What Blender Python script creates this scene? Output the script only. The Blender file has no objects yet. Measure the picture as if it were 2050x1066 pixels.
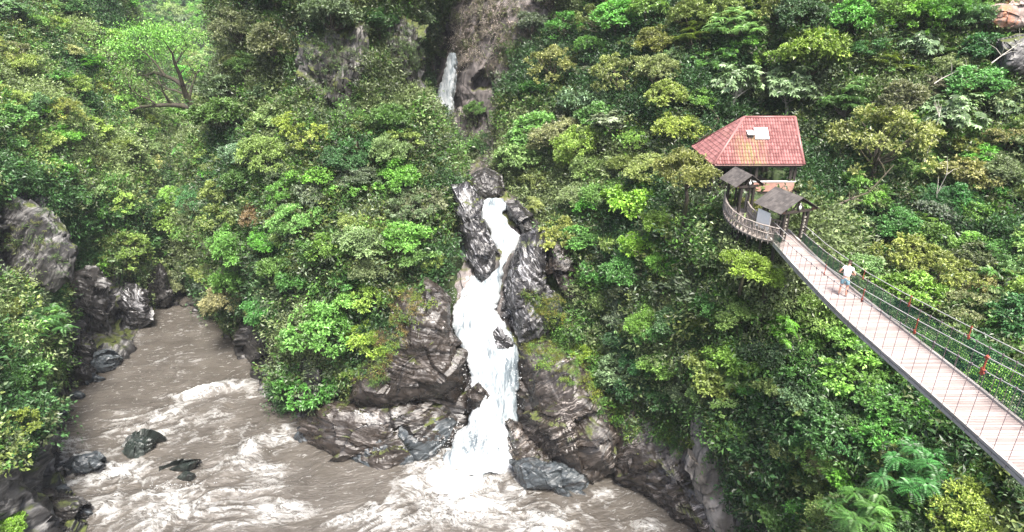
import bpy, math, random
import numpy as np
from mathutils import Vector, Matrix, Euler
from mathutils.bvhtree import BVHTree

# ---------------------------------------------------------------- camera, sky, sun, exposure
SC = bpy.context.scene
CH = 32.0                      # height of the viewpoint above the river
PITCH = math.radians(24.0)
FPX = 1265.0                   # focal length in photograph pixels (2050 wide)
cam_data = bpy.data.cameras.new("camera")
cam_data.sensor_width = 36.0
cam_data.lens = FPX / 2050.0 * 36.0
cam_data.clip_start = 0.1
cam_data.clip_end = 3000.0
cam = bpy.data.objects.new("camera", cam_data)
SC.collection.objects.link(cam)
cam.location = (0, 0, CH)
cam.rotation_euler = (math.pi / 2 - PITCH, 0, 0)
SC.camera = cam

SUN_EL, SUN_AZ = math.radians(64), math.radians(160)      # azimuth clockwise from +Y
world = bpy.data.worlds.new("World")
SC.world = world
world.use_nodes = True
wn = world.node_tree
bg = wn.nodes["Background"]
sky = wn.nodes.new("ShaderNodeTexSky")
sky.sky_type = 'NISHITA'
sky.sun_disc = False
sky.sun_elevation = SUN_EL
sky.sun_rotation = SUN_AZ
sky.air_density = 1.0
sky.dust_density = 6.0
sky.ozone_density = 1.0
wn.links.new(sky.outputs[0], bg.inputs[0])
bg.inputs[1].default_value = 0.15
sun_d = bpy.data.lights.new("sun", 'SUN')
sun_d.energy = 4.4
sun_d.angle = math.radians(16)
sun_d.color = (1.0, 0.96, 0.9)
sun = bpy.data.objects.new("sun", sun_d)
SC.collection.objects.link(sun)
sd = Vector((math.sin(SUN_AZ) * math.cos(SUN_EL), math.cos(SUN_AZ) * math.cos(SUN_EL), math.sin(SUN_EL)))
sun.rotation_euler = sd.to_track_quat('Z', 'Y').to_euler()
sun.location = sd * 200
SC.view_settings.view_transform = 'Standard'
SC.view_settings.look = 'None'
SC.view_settings.gamma = 1.0
SC.view_settings.exposure = 1.4
SC.cycles.max_bounces = 6
SC.cycles.diffuse_bounces = 3
SC.cycles.glossy_bounces = 2
SC.cycles.transmission_bounces = 3
SC.cycles.volume_bounces = 0
SC.cycles.transparent_max_bounces = 8
SC.cycles.use_denoising = True

rng = np.random.default_rng(11)
random.seed(5)

# ---------------------------------------------------------------- picture <-> place
CP, SP = math.cos(PITCH), math.sin(PITCH)
def ray(u, v):
    t = (533.0 - v) / FPX
    return np.array([(u - 1025.0) / FPX, CP + t * SP, -SP + t * CP])
def at(u, v, Y):
    d = ray(u, v)
    return np.array([0, 0, CH]) + d * (Y / d[1])
def atz(u, v, z=0.0):
    d = ray(u, v)
    return np.array([0, 0, CH]) + d * ((z - CH) / d[2])
def proj(P):
    P = np.asarray(P, float)
    x, y, z = P[..., 0], P[..., 1], P[..., 2] - CH
    dep = y * CP - z * SP
    dep = np.where(dep < 0.5, 0.5, dep)
    return 1025 + FPX * x / dep, 533 - FPX * (y * SP + z * CP) / dep, dep

# ---------------------------------------------------------------- noise (numpy)
def _hash(ix, iy, iz, k=0):
    h = (ix.astype(np.int64) * 374761393 + iy.astype(np.int64) * 668265263 + iz.astype(np.int64) * 2147483647 + k * 974634777) & 0xffffffff
    h = ((h ^ (h >> 13)) * 1274126177) & 0xffffffff
    h = (h ^ (h >> 16)) & 0xffffffff
    return h / 4294967295.0
def vnoise(P, k=0):
    f = np.floor(P).astype(np.int64)
    t = P - f
    t = t * t * t * (t * (t * 6 - 15) + 10)
    x, y, z = f[:, 0], f[:, 1], f[:, 2]
    r = 0
    for dx in (0, 1):
        wx = t[:, 0] if dx else 1 - t[:, 0]
        for dy in (0, 1):
            wy = t[:, 1] if dy else 1 - t[:, 1]
            for dz in (0, 1):
                wz = t[:, 2] if dz else 1 - t[:, 2]
                r = r + _hash(x + dx, y + dy, z + dz, k) * wx * wy * wz
    return r * 2 - 1
def fbm(P, octv=4, k=0, gain=0.5):
    a, s, r = 1.0, 0.0, 0
    Q = P.copy()
    for i in range(octv):
        r = r + a * vnoise(Q, k + i * 7)
        s += a
        a *= gain
        Q = Q * 2.03 + 17.3
    return r / s
def facets(P, k=0):
    """blocky displacement: every Voronoi cell is a tilted plane"""
    f = np.floor(P).astype(np.int64)
    best = np.full(len(P), 1e9)
    val = np.zeros(len(P))
    for dx in (-1, 0, 1):
        for dy in (-1, 0, 1):
            for dz in (-1, 0, 1):
                x, y, z = f[:, 0] + dx, f[:, 1] + dy, f[:, 2] + dz
                c = np.stack([x + _hash(x, y, z, k + 1), y + _hash(x, y, z, k + 2), z + _hash(x, y, z, k + 3)], 1)
                D = P - c
                d2 = (D * D).sum(1)
                m = d2 < best
                best = np.where(m, d2, best)
                a, b, g, o = (_hash(x, y, z, k + q) * 2 - 1 for q in (4, 5, 6, 8))
                w = o * 0.5 + (D[:, 0] * a + D[:, 1] * b + D[:, 2] * g)
                val = np.where(m, w, val)
    return val

# ---------------------------------------------------------------- objects
def tag(o, label=None, cat=None, group=None, kind=None):
    for k, v in (("label", label), ("category", cat), ("group", group), ("kind", kind)):
        if v:
            o[k] = v
    return o
def link(o, parent=None):
    SC.collection.objects.link(o)
    if parent is not None:
        o.parent = parent
    return o
def empty(name, loc=(0, 0, 0), rz=0.0):
    o = bpy.data.objects.new(name, None)
    o.location = loc
    o.rotation_euler = (0, 0, rz)
    o.empty_display_size = 0.3
    return link(o)
def mesh_np(name, V, F, mat=None, smooth=False):
    """V (n,3), F (m,k) same-size faces"""
    V = np.asarray(V, dtype=np.float32)
    F = np.asarray(F, dtype=np.int32)
    me = bpy.data.meshes.new(name)
    me.vertices.add(len(V))
    me.vertices.foreach_set("co", V.ravel())
    k = F.shape[1]
    me.loops.add(F.size)
    me.loops.foreach_set("vertex_index", F.ravel())
    me.polygons.add(len(F))
    me.polygons.foreach_set("loop_start", np.arange(0, F.size, k, dtype=np.int32))
    me.polygons.foreach_set("loop_total", np.full(len(F), k, dtype=np.int32))
    me.polygons.foreach_set("use_smooth", np.full(len(F), smooth, dtype=bool))
    me.update(calc_edges=True)
    if mat:
        me.materials.append(mat)
    return me
def attr(me, name, vals, domain='POINT'):
    vals = np.asarray(vals, dtype=np.float32)
    if vals.ndim == 1:
        a = me.attributes.new(name, 'FLOAT', domain)
        a.data.foreach_set("value", vals)
    else:
        a = me.attributes.new(name, 'FLOAT_VECTOR', domain)
        a.data.foreach_set("vector", vals.ravel())
def grid_faces(nr, nc, wrap=False):
    r = np.arange(nr - 1)[:, None]
    c = np.arange(nc if wrap else nc - 1)[None, :]
    c2 = (c + 1) % nc
    return np.stack([r * nc + c, r * nc + c2, (r + 1) * nc + c2, (r + 1) * nc + c], -1).reshape(-1, 4)
def add_obj(name, me, parent=None):
    return link(bpy.data.objects.new(name, me), parent)

class MB:
    """collects boxes, bars and tubes into one mesh"""
    def __init__(s):
        s.v, s.f = [], []
    def add(s, V, F):
        n = len(s.v)
        s.v += [tuple(map(float, p)) for p in V]
        s.f += [tuple(i + n for i in q) for q in F]
        return s
    def box(s, c, size, rot=None):
        sx, sy, sz = (q / 2 for q in size)
        V = [Vector((x, y, z)) for x in (-sx, sx) for y in (-sy, sy) for z in (-sz, sz)]
        if rot is not None:
            V = [rot @ p for p in V]
        V = [p + Vector(c) for p in V]
        return s.add(V, [(0, 1, 3, 2), (4, 6, 7, 5), (0, 4, 5, 1), (2, 3, 7, 6), (0, 2, 6, 4), (1, 5, 7, 3)])
    def bar(s, a, b, w, h=None):
        """square bar from a to b"""
        a, b = Vector(a), Vector(b)
        d = b - a
        L = d.length
        q = d.to_track_quat('X', 'Z').to_matrix()
        return s.box((a + b) / 2, (L, w, h or w), q)
    def tube(s, pts, rad, n=8, cap=True):
        pts = [Vector(p) for p in pts]
        R = rad if hasattr(rad, '__len__') else [rad] * len(pts)
        V, F = [], []
        up = Vector((0.13, 0.21, 0.97)).normalized()
        for i, p in enumerate(pts):
            d = (pts[min(i + 1, len(pts) - 1)] - pts[max(i - 1, 0)]).normalized()
            x = d.cross(up)
            if x.length < 0.1:
                x = d.cross(Vector((1, 0, 0)))
            x.normalize()
            y = d.cross(x)
            for j in range(n):
                a = 2 * math.pi * j / n
                V.append(p + (x * math.cos(a) + y * math.sin(a)) * R[i])
        for i in range(len(pts) - 1):
            for j in range(n):
                F.append((i * n + j, i * n + (j + 1) % n, (i + 1) * n + (j + 1) % n, (i + 1) * n + j))
        if cap:
            F.append(tuple(range(n))[::-1])
            F.append(tuple(range((len(pts) - 1) * n, len(pts) * n)))
        return s.add(V, F)
    def build(s, name, mat, parent=None, smooth=False, bevel=0):
        me = bpy.data.meshes.new(name)
        me.from_pydata(s.v, [], s.f)
        me.materials.append(mat)
        if smooth:
            me.polygons.foreach_set("use_smooth", [True] * len(me.polygons))
        me.update()
        o = add_obj(name, me, parent)
        if bevel:
            m = o.modifiers.new("bevel", 'BEVEL')
            m.width = bevel
            m.segments = 2
        return o

# ---------------------------------------------------------------- materials
class NT:
    def __init__(s, name):
        s.m = bpy.data.materials.new(name)
        s.m.use_nodes = True
        s.t = s.m.node_tree
        s.b = s.t.nodes["Principled BSDF"]
    def n(s, typ, **kw):
        nd = s.t.nodes.new(typ)
        for k, v in kw.items():
            setattr(nd, k, v)
        return nd
    def l(s, a, b):
        s.t.links.new(a, b)
    def val(s, nd, name, v):
        if hasattr(v, 'is_output') or isinstance(v, bpy.types.NodeSocket):
            s.l(v, nd.inputs[name])
        else:
            nd.inputs[name].default_value = v
    def math(s, op, a, b=0.0, clamp=False):
        nd = s.n('ShaderNodeMath', operation=op, use_clamp=clamp)
        s.val(nd, 0, a)
        s.val(nd, 1, b)
        return nd.outputs[0]
    def mapping(s, vec, scale=(1, 1, 1), rot=(0, 0, 0), loc=(0, 0, 0)):
        # rotate first, then scale
        a = s.n('ShaderNodeMapping')
        s.l(vec, a.inputs[0])
        a.inputs['Rotation'].default_value = rot
        b = s.n('ShaderNodeMapping')
        s.l(a.outputs[0], b.inputs[0])
        b.inputs['Scale'].default_value = scale
        b.inputs['Location'].default_value = loc
        return b.outputs[0]
    def noise(s, vec, scale, detail=4, rough=0.55, dist=0.0, color=False):
        nd = s.n('ShaderNodeTexNoise')
        s.l(vec, nd.inputs['Vector'])
        nd.inputs['Scale'].default_value = scale
        nd.inputs['Detail'].default_value = detail
        nd.inputs['Roughness'].default_value = rough
        nd.inputs['Distortion'].default_value = dist
        return nd.outputs['Color' if color else 'Fac']
    def vor(s, vec, scale, feature='DISTANCE_TO_EDGE', out='Distance'):
        nd = s.n('ShaderNodeTexVoronoi', feature=feature)
        s.l(vec, nd.inputs['Vector'])
        nd.inputs['Scale'].default_value = scale
        return nd.outputs[out]
    def ramp(s, fac, stops):
        nd = s.n('ShaderNodeValToRGB')
        s.l(fac, nd.inputs[0])
        e = nd.color_ramp.elements
        e[0].position, e[0].color = stops[0][0], tuple(stops[0][1]) + (1,)
        e[1].position, e[1].color = stops[-1][0], tuple(stops[-1][1]) + (1,)
        for p, c in stops[1:-1]:
            q = e.new(p)
            q.color = tuple(c) + (1,)
        return nd.outputs[0]
    def rng(s, v, a, b, c=0.0, d=1.0):
        nd = s.n('ShaderNodeMapRange')
        s.l(v, nd.inputs[0])
        for i, q in enumerate((a, b, c, d)):
            nd.inputs[i + 1].default_value = q
        return nd.outputs[0]
    def mix(s, fac, a, b, mode='MIX'):
        nd = s.n('ShaderNodeMix', data_type='RGBA', blend_type=mode)
        s.val(nd, 0, fac)
        for i, q in ((6, a), (7, b)):
            if isinstance(q, bpy.types.NodeSocket):
                s.l(q, nd.inputs[i])
            else:
                nd.inputs[i].default_value = tuple(q) + (1,)
        return nd.outputs[2]
    def addv(s, a, b, k=1.0):
        m = s.n('ShaderNodeVectorMath', operation='SCALE')
        s.l(b, m.inputs[0])
        m.inputs['Scale'].default_value = k
        q = s.n('ShaderNodeVectorMath', operation='ADD')
        s.l(a, q.inputs[0])
        s.l(m.outputs[0], q.inputs[1])
        return q.outputs[0]
    def pos(s):
        return s.n('ShaderNodeNewGeometry').outputs['Position']
    def bump(s, h, strength, dist, base=None):
        nd = s.n('ShaderNodeBump')
        nd.inputs['Strength'].default_value = strength
        nd.inputs['Distance'].default_value = dist
        s.l(h, nd.inputs['Height'])
        if base:
            s.l(base, nd.inputs['Normal'])
        return nd.outputs[0]

def simple_mat(name, col, rough=0.6, var=0.25, scale=4.0, spec=0.4, bump=0.3, grain=(1, 1, 1), metal=0.0):
    t = NT(name)
    P = t.mapping(t.n('ShaderNodeTexCoord').outputs['Object'], grain)
    n = t.noise(P, scale, 6, 0.65)
    dark = tuple(c * (1 - var) for c in col)
    light = tuple(min(1, c * (1 + var)) for c in col)
    t.l(t.ramp(n, [(0.3, dark), (0.7, light)]), t.b.inputs['Base Color'])
    t.b.inputs['Roughness'].default_value = rough
    t.b.inputs['Specular IOR Level'].default_value = spec
    t.b.inputs['Metallic'].default_value = metal
    if bump:
        t.l(t.bump(n, bump, 0.02), t.b.inputs['Normal'])
    return t.m

def rock_mat(name, dark, mid, light, rot=(0, 0, 0), band=1.6, moss=0.35, rough=0.42, veins=0.5, soil=False, stain=None, mosscol=((0.025, 0.035, 0.008), (0.075, 0.09, 0.015)), warp=0.8, lightpos=0.62):
    t = NT(name)
    P = t.pos()
    W = t.addv(P, t.noise(P, 0.35, 3, 0.5, color=True), warp * 1.6)
    S = t.mapping(W, (0.09, 0.2, band), rot)                 # long along the strata, thin across
    n1 = t.noise(S, 1.3, 7, 0.58)
    n2 = t.noise(P, 0.45, 5, 0.6)
    n3 = t.noise(P, 7.0, 5, 0.7)
    S2 = t.mapping(W, (0.16, 0.3, band * 0.9), rot)
    cr = t.vor(S2, 0.6)
    P3 = t.mapping(W, (0.5, 0.7, 0.9), (rot[0] + 0.9, rot[1] + 0.5, rot[2]))
    cr2 = t.vor(P3, 0.26)
    f = t.math('ADD', t.math('MULTIPLY', n1, 0.75), t.math('MULTIPLY', n2, 0.25))
    col = t.ramp(f, [(0.36, dark), (0.5, mid), (lightpos, mid), (lightpos + 0.1, light)])
    # pale veins
    v = t.math('ABSOLUTE', t.math('SUBTRACT', t.noise(t.mapping(W, (0.25, 0.4, band * 1.3), (rot[0] + 0.2, rot[1], rot[2])), 1.1, 5, 0.55), 0.5))
    vm = t.rng(v, 0.0, 0.026, veins * 1.3, 0.0)
    vm = t.math('MULTIPLY', vm, t.rng(n2, 0.45, 0.6))
    col = t.mix(vm, col, tuple(min(0.75, c * 1.9 + 0.05) for c in light))
    col = t.mix(t.rng(n3, 0.35, 0.75, 0.0, 0.5), col, t.mix(1.0, col, (0.45, 0.43, 0.42), 'MULTIPLY'))
    if stain:
        sm = t.rng(t.noise(t.mapping(P, (1.2, 1.2, 0.25)), 0.9, 4, 0.6), 0.5, 0.62, 0.0, 0.85)
        col = t.mix(sm, col, stain)
    # cracks
    ck = t.math('MULTIPLY', t.rng(cr, 0.0, 0.022, 0.25, 1.0), t.rng(cr2, 0.0, 0.02, 0.0, 1.0))
    col = t.mix(t.math('SUBTRACT', 1.0, ck), col, (0.012, 0.011, 0.011))
    # moss on the shelves
    nz = t.n('ShaderNodeSeparateXYZ')
    t.l(t.n('ShaderNodeNewGeometry').outputs['Normal'], nz.inputs[0])
    mm = t.math('ADD', t.math('MULTIPLY', nz.outputs[2], 0.35), t.noise(P, 0.6, 6, 0.65))
    mmask = t.rng(mm, 0.92 - moss * 0.55, 1.02 - moss * 0.55, 0.0, 1.0)
    if moss > 0:
        col = t.mix(mmask, col, t.ramp(t.noise(P, 5.0, 4, 0.7), [(0.35, mosscol[0]), (0.65, mosscol[1])]))
    t.l(col, t.b.inputs['Base Color'])
    r = t.rng(t.noise(P, 1.3, 4, 0.6), 0.3, 0.7, rough - 0.15, rough + 0.2)
    if moss > 0:
        r = t.math('MAXIMUM', r, t.math('MULTIPLY', mmask, 0.9))
    t.l(r, t.b.inputs['Roughness'])
    t.b.inputs['Specular IOR Level'].default_value = 0.5
    h = t.math('ADD', t.math('MULTIPLY', n1, 1.0), t.math('MULTIPLY', t.math('MINIMUM', cr, 0.12), 1.4))
    nb = t.bump(h, 0.8, 0.2)
    nb = t.bump(n3, 0.5, 0.06, nb)
    t.l(nb, t.b.inputs['Normal'])
    return t.m
# ---------------------------------------------------------------- the terrain
def catmull(G, n):
    """G (k,...) -> n samples along axis 0"""
    k = G.shape[0]
    t = np.linspace(0, k - 1 - 1e-9, n)
    i = np.floor(t).astype(int)
    f = (t - i).reshape((-1,) + (1,) * (G.ndim - 1))
    g = lambda j: G[np.clip(j, 0, k - 1)]
    a, b, c, d = g(i - 1), g(i), g(i + 1), g(i + 2)
    return 0.5 * (2 * b + (c - a) * f + (2 * a - 5 * b + 4 * c - d) * f ** 2 + (3 * b - a - 3 * c + d) * f ** 3)
def normals_grid(Q):
    du = np.gradient(Q, axis=1)
    dv = np.gradient(Q, axis=0)
    N = np.cross(du, dv)
    N /= np.linalg.norm(N, axis=2, keepdims=True) + 1e-9
    return N
W = 'W'
def ctl(p):
    u, v, Y = p
    if Y == 'W':
        return atz(u, v, -0.3)
    if Y == 'S':
        return atz(u, v, -4.0)
    return at(u, v, Y)
PATCH = {}
def patch(key, name, rows, nr, nc, mat, amp=0.5, blocky=0.4, freq=0.35, cut=None, foot=None):
    G = np.array([[ctl(p) for p in r] for r in rows])
    Q = catmull(G, nr)
    Q = catmull(Q.transpose(1, 0, 2), nc).transpose(1, 0, 2)
    N = normals_grid(Q)
    cv = np.array([0, 0, CH]) - Q
    sgn = np.sign((N * cv).sum(2).mean())
    N *= sgn
    P = Q.reshape(-1, 3)
    d = amp * 1.6 * fbm(P * freq * 0.5, 5, 3) + blocky * facets(P * np.array([0.35, 0.35, 0.28]), 5) + 0.35 * blocky * facets(P * 0.95, 9) + 0.15 * fbm(P * 2.2, 3, 9)
    Q = Q + N * d.reshape(nr, nc, 1)
    if cut:
        Q = cut(Q)
    F = grid_faces(nr, nc)
    if sgn < 0:
        F = F[:, ::-1]
    me = mesh_np(name, Q.reshape(-1, 3), F, mat, smooth=True)
    if foot is not None:
        me.materials.append(foot[0])
        zc = Q.reshape(-1, 3)[F].mean(1)
        me.polygons.foreach_set('material_index', (zc[:, 2] + 2.5 * fbm(zc * 0.4, 3, 71) < foot[1]).astype(np.int32))
    o = add_obj(name, me)
    tag(o, kind='structure')
    PATCH[key] = (Q, N)
    return o

M_soil = rock_mat('overgrown rock', (0.012, 0.013, 0.010), (0.035, 0.034, 0.026), (0.11, 0.10, 0.085), band=0.8, moss=1.15, rough=0.8, veins=0.1, mosscol=((0.012, 0.022, 0.006), (0.035, 0.06, 0.012)))
M_cliff = rock_mat('grey cliff rock', (0.007, 0.007, 0.008), (0.030, 0.029, 0.029), (0.17, 0.165, 0.16), rot=(0.5, 0.9, 0.2), band=1.1, moss=0.35, rough=0.42, veins=0.3, lightpos=0.53)
M_gorge = rock_mat('pale gorge rock', (0.022, 0.02, 0.02), (0.075, 0.066, 0.064), (0.21, 0.185, 0.18), rot=(0.2, 1.2, 0.1), band=0.9, moss=0.25, rough=0.8, veins=0.2, lightpos=0.5, mosscol=((0.04, 0.05, 0.012), (0.09, 0.10, 0.025)))

M_rockL = rock_mat('wet brown schist', (0.007, 0.006, 0.005), (0.030, 0.024, 0.020), (0.14, 0.125, 0.115), rot=(0.35, -0.25, 0.3), band=1.7, moss=0.12, rough=0.27, veins=0.35)
M_rockS = rock_mat('wet slate blue rock', (0.016, 0.02, 0.022), (0.048, 0.057, 0.063), (0.16, 0.18, 0.195), rot=(0.7, 0.5, 0.4), band=1.6, moss=0.0, rough=0.3, veins=0.35)
M_rockR = rock_mat('striated brown rock', (0.008, 0.006, 0.005), (0.036, 0.029, 0.024), (0.17, 0.15, 0.135), rot=(0.3, 0.55, -0.4), band=2.2, moss=0.22, rough=0.30, veins=0.7)
M_rockW = rock_mat('dark wet gorge rock', (0.007, 0.007, 0.008), (0.025, 0.024, 0.025), (0.20, 0.20, 0.21), rot=(-0.4, -0.7, 0.2), band=2.0, moss=0.1, rough=0.24, veins=0.8, lightpos=0.56)  # pale streaks are strata, brightened in colour for wet gloss too
M_pale = rock_mat('pale dry cliff rock', (0.035, 0.031, 0.026), (0.15, 0.135, 0.115), (0.30, 0.275, 0.245), rot=(0.1, 1.35, 0.0), band=0.6, moss=0.1, rough=0.75, veins=0.1, lightpos=0.45)
M_orange = rock_mat('stained orange cliff', (0.08, 0.06, 0.055), (0.26, 0.2, 0.18), (0.5, 0.42, 0.38), rot=(0.1, 1.4, 0.0), band=0.8, moss=0.1, rough=0.8, veins=0.1, stain=(0.38, 0.13, 0.05), lightpos=0.45)
M_bankrock = rock_mat('dark bank rock', (0.007, 0.007, 0.007), (0.028, 0.026, 0.025), (0.12, 0.118, 0.115), rot=(0.8, -0.2, 0.9), band=1.5, moss=0.08, rough=0.3, veins=0.3)
M_green = rock_mat('green black boulder rock', (0.006, 0.008, 0.007), (0.018, 0.024, 0.021), (0.07, 0.085, 0.078), rot=(0.2, 0.9, 0.1), band=1.2, moss=0.0, rough=0.3, veins=0.3)

rowsB = [
 [(470,-250,95),(440,-250,80),(520,-250,68),(640,-250,63),(740,-250,62),(830,-250,64),(895,-250,70),(925,-250,80),(960,-250,95)],
 [(480,-60,95),(450,-60,76),(520,-60,65),(630,-60,60.5),(730,-60,59.5),(800,-60,62),(858,-60,68),(880,-60,78),(910,-60,92)],
 [(500,100,90),(468,100,72),(525,100,62),(620,100,58),(715,100,57.5),(770,100,60),(808,100,65),(828,100,74),(862,100,88)],
 [(450,230,88),(430,230,68),(510,230,60),(620,230,54.5),(720,230,53.5),(780,230,55),(824,230,60),(848,230,70),(882,230,84)],
 [(310,350,84),(390,350,68),(490,350,55),(610,350,50.5),(720,350,49),(815,350,50.5),(880,350,54),(905,350,62),(925,350,72)],
 [(310,470,80),(385,470,66),(470,470,53),(600,470,47),(720,470,45.5),(830,470,46.5),(900,470,49.5),(918,470,54),(935,470,62)],
 [(310,560,78),(390,560,65),(465,580,54),(590,580,45.5),(720,580,43.2),(830,580,43.5),(900,580,45.5),(918,580,48.5),(930,580,54)],
 [(320,590,70),(402,610,63),(460,660,55.2),(580,690,45.5),(720,690,41.8),(830,690,41.2),(905,680,42.8),(925,690,45.5),(940,690,50)],
 [(330,605,W),(408,622,W),(474,700,W),(565,800,W),(640,800,42.4),(780,790,42.0),(915,780,41.6),(940,790,42),(950,790,45)],
 [(335,620,W),(412,632,W),(484,712,W),(572,815,W),(650,850,W),(760,870,W),(890,850,W),(930,885,W),(945,875,W)],
 [(335,620,'S'),(412,632,'S'),(484,712,'S'),(572,815,'S'),(650,850,'S'),(760,870,'S'),(890,850,'S'),(930,885,'S'),(945,875,'S')],
]
patch('B', 'hillside', rowsB, 300, 300, M_soil, 1.0, 1.0, foot=(M_bankrock, 5.0))

colsA = [
 [(-220,1400,W),(-200,1100,22),(-200,900,26),(-200,700,31),(-200,550,36),(-200,380,40),(-200,150,52),(-200,-80,72),(-200,-220,84)],
 [(0,1250,W),(0,1000,27.5),(0,850,33),(0,700,39),(0,560,44),(0,400,48),(0,180,62),(0,-80,88),(0,-220,105)],
 [(160,1120,W),(105,965,33.9),(75,870,38.6),(70,740,44.5),(80,570,49),(80,400,52.5),(80,190,66),(80,-80,95),(80,-220,115)],
 [(118,872,W),(115,835,41.3),(115,780,44.8),(120,690,49.8),(128,580,52.2),(130,400,56),(135,195,72),(140,-80,100),(140,-220,120)],
 [(170,770,W),(165,745,47.8),(160,705,50.8),(160,650,53),(168,570,55.5),(180,380,63),(190,200,78),(190,-60,105),(190,-150,125)],
 [(240,710,W),(235,690,52.7),(230,655,54),(228,600,55.5),(228,510,58.5),(235,350,66),(235,190,84),(235,20,115),(240,0,135)],
 [(298,645,W),(296,625,59),(290,595,59.8),(283,560,61),(283,490,63.5),(290,350,74),(290,220,92),(290,90,125),(300,80,145)],
 [(352,596,W),(348,580,65),(343,550,66),(343,505,68),(345,430,73),(350,330,84),(355,240,100),(355,200,125),(360,200,150)],
 [(400,578,W),(400,563,67.5),(400,530,70),(400,480,74),(400,410,80),(410,330,92),(420,270,108),(430,240,130),(435,240,150)],
 [(480,563,W),(480,548,70),(480,520,74),(480,470,80),(480,400,88),(490,320,100),(510,270,115),(520,245,135),(525,245,150)],
]
rowsA = [list(r) for r in zip(*colsA)][::-1]
rowsA.append([(p[0], p[1], 'S') for p in rowsA[-1]])
patch('A', 'hillside', rowsA, 300, 280, M_cliff, 1.0, 1.1)

rowsE = [[(u, v, y + (u - 250) * 0.12) for u in (-300, -100, 60, 200, 320, 440, 560, 700)] for v, y in ((-260, 330), (-100, 290), (0, 262), (80, 240), (160, 215), (240, 190), (330, 165))]
patch('E', 'hill', rowsE, 90, 120, M_soil, 7.0, 1.5, 0.06)

colsC = [
 [(1075,-260,105),(1065,0,92),(1050,100,86),(1030,180,80),(1030,300,70),(1040,400,62),(1045,470,56),(1030,600,50),(1050,700,46),(1050,850,41),(1050,930,W)],
 [(1075,-260,94),(1068,0,82),(1058,100,76),(1035,180,70),(1018,300,62),(1038,400,55.5),(1062,470,51.5),(1060,600,45.5),(1055,700,42),(1050,850,39),(1055,910,W)],
 [(1130,-260,87),(1130,0,76),(1130,100,69),(1120,180,63.5),(1110,300,57.5),(1110,400,52.5),(1120,500,47.5),(1130,600,43.6),(1130,700,41),(1120,830,38.6),(1120,920,W)],
 [(1220,-260,79),(1220,0,69),(1220,100,62.5),(1220,200,57),(1220,300,52),(1220,400,48),(1220,500,44.5),(1220,600,41.5),(1220,720,39),(1220,850,37),(1220,930,W)],
 [(1310,-260,73),(1310,0,64),(1310,100,58),(1310,200,52.5),(1310,300,48),(1310,400,43.5),(1310,500,40),(1310,600,37.8),(1310,750,35.8),(1310,870,34.6),(1310,970,W)],
 [(1400,-260,68),(1400,0,59.5),(1400,100,54),(1400,200,49),(1400,300,45.5),(1400,380,40),(1400,480,36.8),(1400,600,34.8),(1400,750,33),(1400,890,32),(1400,1020,W)],
 [(1480,-260,65),(1480,0,57),(1480,100,52),(1480,200,51),(1480,300,48),(1475,390,38.5),(1475,470,32.5),(1480,560,31.4),(1480,750,30.8),(1480,900,29.3),(1480,1100,W)],
 [(1560,-260,63),(1560,0,55.5),(1560,100,51),(1560,200,51),(1560,300,48),(1560,390,38.5),(1560,480,32.0),(1560,560,30.6),(1560,750,29.3),(1560,920,27.2),(1560,1150,W)],
 [(1660,-260,61),(1660,0,54),(1660,100,50),(1660,200,48),(1660,300,45.5),(1660,400,40),(1660,490,37),(1660,590,32.5),(1660,760,28.3),(1660,940,25),(1660,1200,'S')],
 [(1760,-260,60),(1760,0,53),(1760,100,49),(1760,200,46),(1760,300,43),(1760,400,40),(1760,500,36),(1760,600,31.5),(1760,780,26.5),(1760,960,22.5),(1760,1350,16)],
 [(1880,-260,58),(1880,0,51.5),(1880,100,48),(1880,200,45),(1880,300,42),(1880,400,39),(1880,500,35.5),(1880,640,30),(1880,820,24),(1880,1000,19.8),(1880,1400,13)],
 [(2050,-260,56),(2050,0,49),(2050,100,46),(2050,200,43),(2050,300,40),(2050,400,37),(2050,520,33),(2050,680,27),(2050,860,21.5),(2050,1060,17),(2050,1450,11)],
 [(2350,-260,52),(2350,0,45),(2350,100,42),(2350,200,39),(2350,300,36),(2350,400,33),(2350,520,29),(2350,680,24),(2350,860,19),(2350,1060,15),(2350,1450,9)],
]
rowsC = [list(r) for r in zip(*colsC)]
rowsC.append([(p[0], p[1], 'S') if p[2] in ('W', 'S') else (p[0], p[1] + 60, p[2] - 1) for p in rowsC[-1]])
patch('C', 'hillside', rowsC, 320, 380, M_soil, 0.7, 0.7, foot=(M_rockR, 3.5))

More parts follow.
